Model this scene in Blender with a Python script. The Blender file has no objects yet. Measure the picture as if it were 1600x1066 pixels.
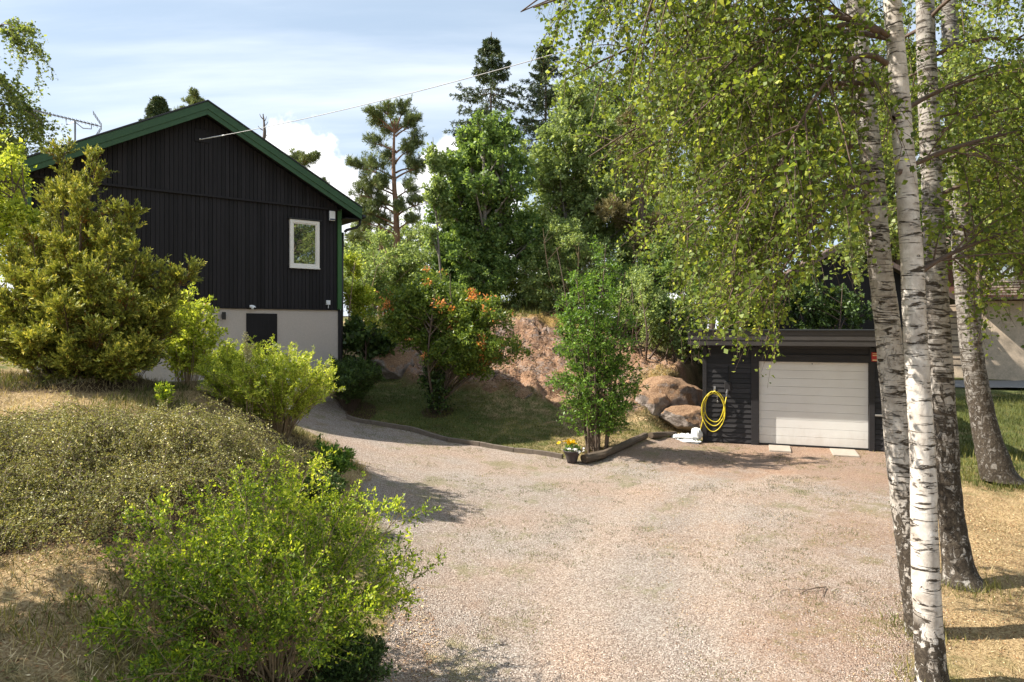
import bpy, math, random
import numpy as np
R = math.radians
rng = np.random.default_rng(7)
random.seed(7)
SC = bpy.context.scene
COL = SC.collection
F = 1067.0                       # focal length in photo pixels (24 mm on 36 mm)
CAMZ = 3.0

# ------------------------------------------------------------------ camera
cam = bpy.data.cameras.new('camera'); camo = bpy.data.objects.new('camera', cam); COL.objects.link(camo)
camo.location = (0, 0, CAMZ); camo.rotation_euler = (R(90), 0, 0)
cam.lens = 24.0; cam.sensor_width = 36; cam.shift_y = -21 / 1600; cam.clip_end = 2000; cam.clip_start = 0.05
SC.camera = camo

# ------------------------------------------------------------------ light
SUN_EL = 44.5
SUNH = np.array([-0.996, 0.075]); SUNH /= np.linalg.norm(SUNH)
SUND = np.array([SUNH[0] * math.cos(R(SUN_EL)), SUNH[1] * math.cos(R(SUN_EL)), math.sin(R(SUN_EL))])
sl = bpy.data.lights.new('sun', 'SUN'); sl.energy = 5.0; sl.angle = R(0.53); sl.color = (1.0, 0.93, 0.82)
slo = bpy.data.objects.new('sun', sl); COL.objects.link(slo)
from mathutils import Vector
slo.rotation_euler = Vector(-SUND).to_track_quat('-Z', 'Y').to_euler(); slo.location = (-20, -5, 30)
SC.view_settings.view_transform = 'Standard'; SC.view_settings.look = 'None'
SC.view_settings.gamma = 1; SC.view_settings.exposure = 1.15; SC.view_settings.use_curve_mapping = False
SC.cycles.use_denoising = True
SC.cycles.max_bounces = 8; SC.cycles.transparent_max_bounces = 8

class NT:
    """tiny node-tree helper"""
    def __init__(s, tree): s.t = tree; s.t.nodes.clear()
    def n(s, typ, **kw):
        nd = s.t.nodes.new(typ)
        for k, v in kw.items():
            if k.startswith('i_'):
                key = k[2:]
                key = int(key) if key.isdigit() else key.replace('_', ' ')
                nd.inputs[key].default_value = v
            else: setattr(nd, k, v)
        return nd
    def l(s, a, b): s.t.links.new(a, b)
    def math(s, op, a, b=None, c=None, clamp=False):
        nd = s.n('ShaderNodeMath', operation=op, use_clamp=clamp)
        for i, v in enumerate((a, b, c)):
            if v is None: continue
            if hasattr(v, 'is_linked') or hasattr(v, 'links'): s.l(v, nd.inputs[i])
            else: nd.inputs[i].default_value = v
        return nd.outputs[0]
    def mix(s, f, a, b, blend='MIX'):
        nd = s.n('ShaderNodeMix', data_type='RGBA', blend_type=blend)
        for i, v in ((0, f), (6, a), (7, b)):
            if hasattr(v, 'links'): s.l(v, nd.inputs[i])
            else: nd.inputs[i].default_value = v if i == 0 else (*v[:3], 1)
        return nd.outputs[2]
    def ramp(s, f, stops, interp='LINEAR'):
        nd = s.n('ShaderNodeValToRGB'); nd.color_ramp.interpolation = interp
        e = nd.color_ramp.elements
        while len(e) < len(stops): e.new(0.5)
        for i, (p, c) in enumerate(stops):
            e[i].position = p; e[i].color = (*c, 1) if len(c) == 3 else c
        s.l(f, nd.inputs[0]); return nd.outputs[0]
    def noise(s, vec, scale, detail=4, rough=0.55, dim='3D', dist=0):
        nd = s.n('ShaderNodeTexNoise', noise_dimensions=dim); nd.inputs['Scale'].default_value = scale
        nd.inputs['Detail'].default_value = detail; nd.inputs['Roughness'].default_value = rough
        nd.inputs['Distortion'].default_value = dist
        if vec is not None: s.l(vec, nd.inputs['Vector'])
        return nd.outputs['Fac']
    def smooth(s, f, a, b):
        nd = s.n('ShaderNodeMapRange', interpolation_type='SMOOTHSTEP')
        s.l(f, nd.inputs[0]); nd.inputs[1].default_value = a; nd.inputs[2].default_value = b
        return nd.outputs[0]
    def mapping(s, vec, scale=(1, 1, 1), loc=(0, 0, 0), rot=(0, 0, 0)):
        nd = s.n('ShaderNodeMapping'); nd.inputs['Scale'].default_value = scale
        nd.inputs['Location'].default_value = loc; nd.inputs['Rotation'].default_value = rot
        s.l(vec, nd.inputs['Vector']); return nd.outputs[0]

w = bpy.data.worlds.new('World'); SC.world = w; w.use_nodes = True
T = NT(w.node_tree)
out = T.n('ShaderNodeOutputWorld'); bg = T.n('ShaderNodeBackground')
sky = T.n('ShaderNodeTexSky', sky_type='NISHITA', sun_disc=False, sun_elevation=R(SUN_EL),
          sun_rotation=math.atan2(SUNH[0], SUNH[1]) % (2 * math.pi), air_density=1.0, dust_density=1.2, ozone_density=1.0)
tc = T.n('ShaderNodeTexCoord'); sep = T.n('ShaderNodeSeparateXYZ'); T.l(tc.outputs['Generated'], sep.inputs[0])
dx, dy, dz = sep.outputs
zc = T.math('MAXIMUM', dz, 0.02)
den = T.math('ADD', zc, 0.16)
cmb = T.n('ShaderNodeCombineXYZ'); T.l(T.math('DIVIDE', dx, den), cmb.inputs[0]); T.l(T.math('DIVIDE', dy, den), cmb.inputs[1])
cir_v = T.mapping(cmb.outputs[0], scale=(0.28, 0.9, 1), rot=(0, 0, R(-9)))
cn = T.noise(cir_v, 1.6, 6, 0.5, dist=0.25)
cir = T.smooth(cn, 0.42, 0.70)
cir2 = T.smooth(T.noise(T.mapping(cmb.outputs[0], scale=(0.5, 2.4, 1), rot=(0, 0, R(-12))), 1.3, 8, 0.6), 0.42, 0.72)
veil = T.math('ADD', T.math('MULTIPLY', cir, 0.66), T.math('MULTIPLY', cir2, 0.24), clamp=True)
base = T.mix(0.62, sky.outputs[0], (4.3, 5.3, 6.4))
skyc = T.mix(veil, base, (8.0, 8.4, 8.9))
# low cumulus bank towards the view direction, topped unevenly
azn = T.math('ARCTAN2', dx, dy)                                    # azimuth from +Y
hb = T.n('ShaderNodeCombineXYZ'); T.l(T.math('MULTIPLY', azn, 1.0), hb.inputs[0]); T.l(zc, hb.inputs[1])
bump1 = T.noise(hb.outputs[0], 5.0, 2, 0.5)
billow = T.noise(hb.outputs[0], 26.0, 6, 0.62)
def bell(c, wd, amp):
    d = T.math('DIVIDE', T.math('SUBTRACT', azn, c), wd)
    return T.math('MULTIPLY', T.math('POWER', 2.718, T.math('MULTIPLY', T.math('MULTIPLY', d, d), -1.0)), amp)
top = T.math('ADD', T.math('ADD', bell(-0.30, 0.12, 0.215), bell(-0.07, 0.10, 0.20)), T.math('MULTIPLY', bump1, 0.16))
top = T.math('ADD', top, T.math('MULTIPLY', T.math('SUBTRACT', billow, 0.5), 0.11))
cum = T.smooth(T.math('SUBTRACT', top, dz), -0.0, 0.028)
shade = T.noise(hb.outputs[0], 9.0, 7, 0.6)
cumc = T.mix(T.smooth(T.math('ADD', shade, T.math('MULTIPLY', T.math('SUBTRACT', top, dz), -1.6)), 0.18, 0.52), (5.9, 6.3, 7.0), (9.6, 9.6, 9.7))
cumc = T.mix(T.smooth(T.math('SUBTRACT', top, dz), 0.16, 0.02), cumc, (9.7, 9.7, 9.7))
skyc = T.mix(cum, skyc, cumc)
T.l(skyc, bg.inputs[0]); bg.inputs[1].default_value = 0.074; T.l(bg.outputs[0], out.inputs[0])

# ------------------------------------------------------------------ numeric noise
def _hash(ix, iy, iz, seed):
    h = (ix.astype(np.int64) * 374761393 + iy.astype(np.int64) * 668265263 + iz.astype(np.int64) * 2147483647 + seed * 974711) & 0xffffffff
    h = ((h ^ (h >> 13)) * 1274126177) & 0xffffffff
    return ((h ^ (h >> 16)) & 0xffff) / 65535.0
def vnoise(x, y, z=0.0, seed=0):
    x = np.asarray(x, float); y = np.asarray(y, float); z = np.zeros_like(x) + z
    ix, iy, iz = np.floor(x), np.floor(y), np.floor(z); fx, fy, fz = x - ix, y - iy, z - iz
    fx, fy, fz = [f * f * (3 - 2 * f) for f in (fx, fy, fz)]
    r = 0
    for a in (0, 1):
        for b in (0, 1):
            for c in (0, 1):
                r = r + _hash(ix + a, iy + b, iz + c, seed) * (fx if a else 1 - fx) * (fy if b else 1 - fy) * (fz if c else 1 - fz)
    return r
def fbm(x, y, z=0.0, o=4, seed=0):
    r = 0; a = 0.5; s = 0
    for i in range(o):
        r = r + a * vnoise(x * 2 ** i + 17.3 * i, y * 2 ** i - 9.1 * i, z * 2 ** i, seed + i); s += a; a *= 0.5
    return r / s
def sstep(v, a, b):
    t = np.clip((v - a) / (b - a), 0, 1); return t * t * (3 - 2 * t)
def at(px, py, Y):
    return ((px - 800) * Y / F, Y, CAMZ - (py - 512) * Y / F)

# ------------------------------------------------------------------ terrain shape
CP = [(0,0,0),(3,2,0),(-.5,4,0),(3,6,0),(6,6,-.03),(1,9,0),(4,10,0),(2,13,.03),(5,14,0),(8,14,0),(5,17,0.02),(8,16,0),(9,20,0.1),(12,14,-.05),(12,8,-.1),(10,4,-.1),(18,10,-.15),
 (-4.13,17.5,.605),(-1.53,16.3,.31),(-2.55,17,.48),(0,15.7,.2),(1.27,15.1,.085),(-2.7,14.5,.45),(-3.2,13,.5),(-1.1,12,.2),(-1.0,9.3,.05),(-.7,7,.0),
 (-4.1,21,1.31),(-1.76,18.8,.745),(.87,18.5,.43),(2.4,17,.28),(4.5,18.5,.30),
 (0,23,3.0),(.76,27,3.8),(1.4,21.5,1.9),(-1.6,21,1.6),(-3.45,23,2.3),(4.1,22,1.9),(3.65,19.6,.6),(4.6,20,1.1),(5.5,21.5,1.6),(5.2,19.3,.6),
 (2.4,24.5,3.0),(6,25,2.2),(10,26,1.2),(14,24,.3),
 (-5,30,3.2),(0,32,4.0),(5,32,3.2),(10,32,1.6),(0,45,4),(-20,40,3),(20,30,.2),(24,36,0),(30,30,0),(16,20,-.1),(30,15,-.3),
 (-5.1,20.2,1.45),(-6.5,18.5,1.4),(-9,14.5,1.7),(-7.8,17,1.5),(-12,25,2.5),(-14,18,2.2),
 (-7,11,2.2),(-5.6,11,2.1),(-4.6,11.7,1.6),(-9,9,2.2),(-8.6,11.5,2.25),(-4.6,13.5,1.0),(-5.5,15,1.15),
 (-5.4,9,1.80),(-3.9,9,1.62),(-3.1,8.5,1.05),(-2.45,9.3,.45),(-2.0,7,.35),(-1.5,5.2,.12),(-3.4,6,1.1),(-4.5,6,1.15),(-3,4,.85),(-2.5,4.8,.7),(-3.2,7.2,1.25),(-5.0,7.5,1.6),
 (-12,8,2.3),(-8,5,1.4),(-6,3,.95),(-3,1,.3),(-10,0,.8),(-20,10,2.6),(0,-10,0),(12,-8,-.2),(-12,-10,.6)]
CP = np.array(CP, float)
def _U(r2): return np.where(r2 > 1e-9, 0.5 * r2 * np.log(r2 + 1e-12), 0)
def _fit():
    n = len(CP); d2 = ((CP[:, None, :2] - CP[None, :, :2]) ** 2).sum(-1)
    K = _U(d2) + np.eye(n) * 0.25; P = np.c_[np.ones(n), CP[:, :2]]
    A = np.zeros((n + 3, n + 3)); A[:n, :n] = K; A[:n, n:] = P; A[n:, :n] = P.T
    return np.linalg.solve(A, np.r_[CP[:, 2], 0, 0, 0])
TPS = _fit()
def poly_sd(x, y, poly):
    """signed distance, positive inside"""
    x = np.asarray(x, float); y = np.asarray(y, float)
    d = np.full(x.shape, 1e9); ins = np.zeros(x.shape, bool)
    n = len(poly)
    for i in range(n):
        x0, y0 = poly[i]; x1, y1 = poly[(i + 1) % n]
        ex, ey = x1 - x0, y1 - y0
        t = np.clip(((x - x0) * ex + (y - y0) * ey) / (ex * ex + ey * ey), 0, 1)
        d = np.minimum(d, np.hypot(x - x0 - t * ex, y - y0 - t * ey))
        c = ((y0 > y) != (y1 > y)) & (x < (x1 - x0) * (y - y0) / (y1 - y0 + 1e-12) + x0)
        ins ^= c
    return np.where(ins, d, -d)
GRAVEL = [(-4.1,17.45),(-2.55,16.95),(-1.53,16.25),(0,15.65),(1.27,15.05),(1.7,14.95),(2.35,15.9),(3.4,17.1),(4.3,17.9),(4.9,18.1),(9.2,16.7),(9.4,16.2),(7.5,13.4),(5.7,9.5),(3.95,6.5),(3.3,5.5),(2.6,2),(2.4,-6),(-3,-6),(-1.0,3),(-1.15,5.5),(-1.25,7.5),(-1.8,9.5),(-2.5,11.5),(-3.3,13.5),(-4.5,14.6),(-7.0,16.4),(-7.2,17.5),(-5.4,19.3)]
ROCK = [(-4.9,21.6),(-3.6,21.2),(-2.4,20.5),(-1,20.1),(.6,19.9),(2,19.7),(3.1,19.2),(4.4,19.1),(5.3,18.9),(5.6,19.6),(5.7,21.5),(5.4,23.4),(3.4,25),(2.2,25.4),(0.2,24.3),(-2,24.3),(-4.5,23.8),(-5.3,22.6)]
COT = [(-6.9, 7.9), (-5.4, 8.4), (-4.5, 9.3), (-3.8, 9.5), (-3.2, 8.8), (-2.95, 7.9), (-2.95, 6.9), (-3.15, 6.1), (-3.7, 5.75), (-4.9, 5.6), (-6.3, 6.0)]
def gmask(x, y):
    return sstep(poly_sd(x, y, GRAVEL) + (fbm(x * 1.3, y * 1.3, 0, 4, 5) - .5) * .55, -.10, .16)
def rmask(x, y):
    return sstep(poly_sd(x, y, ROCK) + (fbm(x * .8, y * .8, 0, 3, 9) - .5) * .8, -.1, .25)
def height(x, y, rocks=True):
    x = np.asarray(x, float); y = np.asarray(y, float); sh = x.shape
    xx, yy = x.ravel(), y.ravel(); h = np.zeros(len(xx))
    for i in range(0, len(xx), 20000):
        a = np.clip(xx[i:i + 20000], -24, 34); b = np.clip(yy[i:i + 20000], -12, 48)
        d2 = (a[:, None] - CP[None, :, 0]) ** 2 + (b[:, None] - CP[None, :, 1]) ** 2
        h[i:i + 20000] = _U(d2) @ TPS[:-3] + TPS[-3] + TPS[-2] * a + TPS[-1] * b
    h = h.reshape(sh)
    far = sstep(np.hypot(x - 2, y - 14), 34, 80)
    h = h * (1 - far) + 1.5 * far
    g = gmask(x, y)
    h = h + (fbm(x * .9, y * .9, 0, 4, 2) - .5) * .22 * (1 - g) + (fbm(x * .5, y * .5, 0, 3, 3) - .5) * .05
    # keep the garage apron flat
    ap = sstep(poly_sd(x, y, [(4.2,19),(4.8,17.2),(9.2,15.8),(12,21),(9,24),(6.4,22.5)]), -0.6, 0.2)
    h = h * (1 - ap) + 0.0 * ap
    if rocks:
        r = rmask(x, y)
        rk = fbm(x * .55, y * .55, 0, 4, 21); cell = np.abs(fbm(x * .9 + 3, y * .9, 0, 3, 31) - .5) * 2
        rg = 1 - np.abs(fbm(x * 1.7, y * 1.1 + x * .8, 0, 4, 51) * 2 - 1) * 2.2
        h = h + r * ((rk - .42) * .6 + np.clip(.2 - cell, -.3, .3) * .35 - np.clip(rg, 0, 1) ** 3 * .22 + (fbm(x * 3.6, y * 3.6, 0, 4, 41) - .5) * .22)
        # mossy knob left of the garage
        h = h + (.35 + .5 * (fbm(x * 2.2, y * 2.2, 0, 4, 47) - .5)) * np.exp(-(((x - 4.6) / .85) ** 2 + ((y - 20.1) / .9) ** 2)) * (1 - ap * .8)
    return h
def H(x, y): return float(height(np.array([x]), np.array([y]))[0])

# ------------------------------------------------------------------ object helpers
ORG = {}
def setp(o, label=None, cat=None, group=None, kind=None):
    if label: o['label'] = label
    if cat: o['category'] = cat
    if group: o['group'] = group
    if kind: o['kind'] = kind
    return o
def thing(name, loc, label, cat, group=None):
    o = bpy.data.objects.new(name, None); COL.objects.link(o); o.location = loc; o.empty_display_size = .2
    ORG[o.name] = np.array(loc, float); return setp(o, label, cat, group)
def mesh(name, V, Fc, mat, parent=None, smooth=False, attrs=None, loc=None, fattrs=None):
    V = np.asarray(V, float).reshape(-1, 3)
    me = bpy.data.meshes.new(name)
    if parent is not None: org = ORG[parent.name]
    elif loc is not None: org = np.array(loc, float)
    else:
        mn, mx = V.min(0), V.max(0); org = np.array([(mn[0] + mx[0]) / 2, (mn[1] + mx[1]) / 2, mn[2]])
    W = V - org
    if isinstance(Fc, np.ndarray):
        n, k = Fc.shape
        me.vertices.add(len(W)); me.vertices.foreach_set('co', W.ravel().astype(np.float32))
        me.loops.add(n * k); me.loops.foreach_set('vertex_index', Fc.ravel().astype(np.int32))
        me.polygons.add(n); me.polygons.foreach_set('loop_start', (np.arange(n) * k).astype(np.int32))
        me.update(calc_edges=True)
    else:
        me.from_pydata([tuple(v) for v in W], [], [tuple(f) for f in Fc]); me.update()
    if smooth: me.polygons.foreach_set('use_smooth', np.ones(len(me.polygons), bool))
    for k, v in (fattrs or {}).items():
        a = me.attributes.new(k, 'FLOAT', 'FACE'); a.data.foreach_set('value', np.asarray(v, np.float32))
    for k, v in (attrs or {}).items():
        a = me.attributes.new(k, 'FLOAT', 'POINT'); a.data.foreach_set('value', np.asarray(v, np.float32))
    for m in (mat if isinstance(mat, (list, tuple)) else [mat]): me.materials.append(m)
    o = bpy.data.objects.new(name, me); COL.objects.link(o)
    if parent is not None:
        o.parent = parent; ORG[o.name] = org
    else:
        o.location = org; ORG[o.name] = org
    return o
class MB:
    """collects boxes / prisms / tubes in world space (optionally through a local frame)"""
    def __init__(s, o=(0, 0, 0), u=(1, 0), v=(0, 1)):
        s.V = []; s.F = []; s.o = np.array(o, float); s.u = np.array(u, float); s.v = np.array(v, float)
    def w(s, p):
        p = np.asarray(p, float)
        return np.stack([s.o[0] + p[..., 0] * s.u[0] + p[..., 1] * s.v[0], s.o[1] + p[..., 0] * s.u[1] + p[..., 1] * s.v[1], s.o[2] + p[..., 2]], -1)
    def add(s, P, Fs):
        k = len(s.V); s.V.extend([tuple(q) for q in s.w(np.array(P, float))]); s.F.extend([tuple(i + k for i in f) for f in Fs])
    def box(s, a0, a1, b0, b1, c0, c1):
        P = [(a, b, c) for c in (c0, c1) for b in (b0, b1) for a in (a0, a1)]
        s.add(P, [(0, 2, 3, 1), (4, 5, 7, 6), (0, 1, 5, 4), (2, 6, 7, 3), (0, 4, 6, 2), (1, 3, 7, 5)])
    def hexa(s, P):   # 8 points: bottom 4 loop, top 4 loop
        s.add(P, [(3, 2, 1, 0), (4, 5, 6, 7), (0, 1, 5, 4), (1, 2, 6, 5), (2, 3, 7, 6), (3, 0, 4, 7)])
    def tube(s, pts, r, n=8, caps=True):
        pts = np.array(pts, float); m = len(pts); r = np.zeros(m) + r
        k = len(s.V); V = []
        for i in range(m):
            t = pts[min(i + 1, m - 1)] - pts[max(i - 1, 0)]; t /= np.linalg.norm(t) + 1e-9
            a = np.cross(t, (0, 0, 1.)) if abs(t[2]) < .9 else np.cross(t, (0, 1., 0)); a /= np.linalg.norm(a); b = np.cross(t, a)
            for j in range(n):
                an = 2 * math.pi * j / n; V.append(pts[i] + r[i] * (a * math.cos(an) + b * math.sin(an)))
        s.V.extend([tuple(q) for q in s.w(np.array(V))])
        for i in range(m - 1):
            for j in range(n):
                s.F.append((k + i * n + j, k + i * n + (j + 1) % n, k + (i + 1) * n + (j + 1) % n, k + (i + 1) * n + j))
        if caps:
            s.F.append(tuple(k + j for j in range(n))[::-1]); s.F.append(tuple(k + (m - 1) * n + j for j in range(n)))
    def lathe(s, c, prof, n=24):
        V = []; Fs = []
        for i, (r, z) in enumerate(prof):
            for j in range(n):
                an = 2 * math.pi * j / n; V.append((c[0] + r * math.cos(an), c[1] + r * math.sin(an), c[2] + z))
        for i in range(len(prof) - 1):
            for j in range(n): Fs.append((i * n + j, i * n + (j + 1) % n, (i + 1) * n + (j + 1) % n, (i + 1) * n + j))
        s.add(V, Fs)
    def build(s, name, mat, parent=None, bevel=0, smooth=False, loc=None):
        o = mesh(name, s.V, s.F, mat, parent, smooth, loc=loc)
        if bevel:
            b = o.modifiers.new('bevel', 'BEVEL'); b.width = bevel; b.segments = 2; b.limit_method = 'ANGLE'
        return o

# ------------------------------------------------------------------ materials
def mat(name):
    m = bpy.data.materials.new(name); m.use_nodes = True; t = NT(m.node_tree)
    o = t.n('ShaderNodeOutputMaterial'); p = t.n('ShaderNodeBsdfPrincipled'); t.l(p.outputs[0], o.inputs[0])
    return m, t, p, o
def bump(t, p, h, strength=.5, dist=.02):
    b = t.n('ShaderNodeBump'); b.inputs['Strength'].default_value = strength; b.inputs['Distance'].default_value = dist
    t.l(h, b.inputs['Height']); t.l(b.outputs[0], p.inputs['Normal'])
def objc(t): return t.n('ShaderNodeTexCoord').outputs['Object']
def plain(name, c, rough=.6, var=.25, scale=8, metal=0, bmp=.2, sc=(1, 1, 1), spec=.4):
    m, t, p, o = mat(name); v = t.mapping(objc(t), scale=sc)
    n = t.noise(v, scale, 6, .6); n2 = t.noise(v, scale * 6, 4, .6)
    f = t.math('ADD', t.math('MULTIPLY', n, .6), t.math('MULTIPLY', n2, .4))
    lo = tuple(x * (1 - var) for x in c); hi = tuple(min(1, x * (1 + var)) for x in c)
    t.l(t.ramp(f, [(.3, lo), (.7, hi)]), p.inputs['Base Color'])
    p.inputs['Roughness'].default_value = rough; p.inputs['Metallic'].default_value = metal
    p.inputs['Specular IOR Level'].default_value = spec
    if bmp: bump(t, p, n2, bmp, .01)
    return m
def leafmat(name, stops, trans=.35, rough=.5, spec=.35, tcol=1.25):
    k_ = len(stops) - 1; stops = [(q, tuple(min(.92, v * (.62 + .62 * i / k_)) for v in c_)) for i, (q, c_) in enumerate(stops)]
    m, t, p, o = mat(name)
    a = t.n('ShaderNodeAttribute', attribute_name='rnd')
    c = t.ramp(a.outputs['Fac'], stops)
    t.l(c, p.inputs['Base Color']); p.inputs['Roughness'].default_value = rough; p.inputs['Specular IOR Level'].default_value = spec
    tr = t.n('ShaderNodeBsdfTranslucent'); t.l(t.mix(1.0, c, (tcol * 1.05, tcol, tcol * .55), 'MULTIPLY'), tr.inputs[0])
    mx = t.n('ShaderNodeMixShader'); mx.inputs[0].default_value = trans
    t.l(p.outputs[0], mx.inputs[1]); t.l(tr.outputs[0], mx.inputs[2]); t.l(mx.outputs[0], o.inputs[0])
    return m

# ground, shared by the lawn, the drive and the rock: masks are where each material lies, one also paints shrub shade
def ground_material():
    m, t, p, o = mat('ground_surface'); v = objc(t)
    geo = t.n('ShaderNodeNewGeometry').outputs['Position']
    A = lambda k: t.n('ShaderNodeAttribute', attribute_name=k).outputs['Fac']
    g, r, dry, moss, lit = A('gravel'), A('rock'), A('dry'), A('moss'), A('litter')
    # gravel: small stones, each of its own colour
    vo = t.n('ShaderNodeTexVoronoi'); vo.inputs['Scale'].default_value = 80; t.l(geo, vo.inputs['Vector'])
    vo2 = t.n('ShaderNodeTexVoronoi'); vo2.inputs['Scale'].default_value = 120; t.l(geo, vo2.inputs['Vector'])
    sp = t.n('ShaderNodeSeparateXYZ'); t.l(vo.outputs['Color'], sp.inputs[0])
    sp2 = t.n('ShaderNodeSeparateXYZ'); t.l(vo2.outputs['Color'], sp2.inputs[0])
    stone = t.ramp(t.math('ADD', t.math('MULTIPLY', sp.outputs[0], .6), t.math('MULTIPLY', sp2.outputs[0], .4)),
                   [(.12, (.15, .115, .092)), (.35, (.30, .245, .205)), (.6, (.43, .37, .32)), (.85, (.58, .525, .475)), (.95, (.72, .68, .63))])
    big = t.noise(geo, .45, 5, .6)
    stone = t.mix(t.smooth(big, .35, .7), stone, t.mix(1, stone, (1.08, .95, .86), 'MULTIPLY'))
    pn = t.noise(geo, 2.2, 6, .65)
    litc = t.ramp(t.noise(geo, 55, 5, .7), [(.3, (.13, .065, .04)), (.5, (.32, .17, .10)), (.72, (.50, .33, .20))])
    lm = t.smooth(t.math('ADD', lit, t.math('MULTIPLY', t.math('SUBTRACT', pn, .5), 1.6)), .35, .95)
    stone = t.mix(t.math('MULTIPLY', lm, .45), stone, litc)
    weed = t.smooth(t.math('SUBTRACT', t.math('ADD', t.noise(geo, 1.1, 8, .74), t.math('MULTIPLY', t.noise(geo, 18, 3, .6), .25)), t.math('MULTIPLY', A('track'), .16)), .64, .76)
    stone = t.mix(t.math('MULTIPLY', A('track'), .7), stone, t.mix(1, stone, (1.16, 1.12, 1.08), 'MULTIPLY'))
    stone = t.mix(t.math('MULTIPLY', weed, .5), stone, (.20, .205, .075))
    # soil and grass base
    n1 = t.noise(geo, 3.0, 6, .65); n2 = t.noise(geo, 38, 5, .7)
    dryc = t.ramp(n2, [(.28, (.13, .08, .04)), (.46, (.33, .23, .12)), (.62, (.52, .39, .22)), (.8, (.66, .54, .34))])
    grc = t.ramp(n2, [(.3, (.035, .045, .014)), (.5, (.10, .12, .035)), (.75, (.20, .21, .07))])
    dm = t.smooth(t.math('ADD', dry, t.math('MULTIPLY', t.math('SUBTRACT', n1, .5), 1.4)), .25, .8)
    soil = t.mix(dm, grc, dryc)
    soil = t.mix(t.math('MULTIPLY', t.smooth(t.noise(geo, 1.1, 7, .75), .50, .68), .6), soil, t.ramp(n2, [(.3, (.07, .04, .022)), (.7, (.24, .15, .085))]))
    # rock: grey granite under needles and moss
    rn = t.noise(geo, 1.6, 8, .68); rn2 = t.noise(geo, 22, 6, .7); rn3 = t.noise(geo, 6, 6, .7)
    gran = t.ramp(rn3, [(.3, (.15, .12, .11)), (.5, (.27, .225, .20)), (.7, (.42, .37, .34))])
    need = t.ramp(rn2, [(.3, (.15, .08, .045)), (.5, (.31, .18, .11)), (.68, (.44, .29, .19)), (.85, (.55, .42, .31))])
    mossc = t.ramp(rn2, [(.3, (.09, .06, .018)), (.5, (.25, .165, .055)), (.75, (.42, .28, .10))])
    rc = t.mix(t.math('MULTIPLY', t.smooth(t.math('ADD', t.math('MULTIPLY', rn, .5), t.math('MULTIPLY', t.noise(geo, 9, 7, .75), .5)), .47, .60), .8), need, gran)
    rc = t.mix(t.smooth(t.math('ADD', moss, t.math('MULTIPLY', t.math('SUBTRACT', rn3, .5), 1.2)), .35, .75), rc, mossc)
    shade_hum = t.ramp(n2, [(.3, (.035, .022, .013)), (.55, (.085, .055, .032)), (.8, (.18, .12, .07))])  # dark soil colour that also paints the deep shade under shrubs
    soil = t.mix(t.smooth(t.math('ADD', A('shade_humus'), t.math('MULTIPLY', t.math('SUBTRACT', n1, .5), .8)), .3, .6), soil, shade_hum)
    vc = t.n('ShaderNodeTexVoronoi', feature='DISTANCE_TO_EDGE'); vc.inputs['Scale'].default_value = 1.15
    wv = t.n('ShaderNodeVectorMath', operation='ADD'); t.l(geo, wv.inputs[0]); nv = t.n('ShaderNodeTexNoise'); nv.inputs['Scale'].default_value = 2.2; nv.inputs['Detail'].default_value = 6; t.l(geo, nv.inputs['Vector'])
    t.l(nv.outputs['Color'], wv.inputs[1]); t.l(wv.outputs[0], vc.inputs['Vector'])
    joint = t.math('SUBTRACT', 1, t.smooth(vc.outputs['Distance'], .004, .045))
    rc = t.mix(t.math('MULTIPLY', joint, t.smooth(rn, .38, .6)), rc, (.06, .04, .025))
    gg = t.smooth(t.math('ADD', g, t.math('MULTIPLY', t.math('SUBTRACT', n2, .5), .5)), .35, .65)
    c = t.mix(gg, soil, stone)
    c = t.mix(r, c, rc)
    t.l(c, p.inputs['Base Color']); p.inputs['Roughness'].default_value = .95; p.inputs['Specular IOR Level'].default_value = .15
    hs = t.math('MULTIPLY', t.math('ADD', vo.outputs['Distance'], t.math('MULTIPLY', vo2.outputs['Distance'], .4)), -1.2)
    hh = t.n('ShaderNodeMix', data_type='FLOAT'); t.l(gg, hh.inputs[0]); t.l(t.math('MULTIPLY', n2, 1.6), hh.inputs[2]); t.l(hs, hh.inputs[3])
    h2 = t.math('ADD', t.math('SUBTRACT', hh.outputs[0], t.math('MULTIPLY', t.math('MULTIPLY', joint, r), 2.5)), t.math('MULTIPLY', r, t.math('MULTIPLY', t.math('ADD', rn2, t.math('MULTIPLY', rn3, 2)), 1.5)))
    bump(t, p, h2, .8, .03)
    return m
M = {}
M['ground'] = ground_material()

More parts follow.
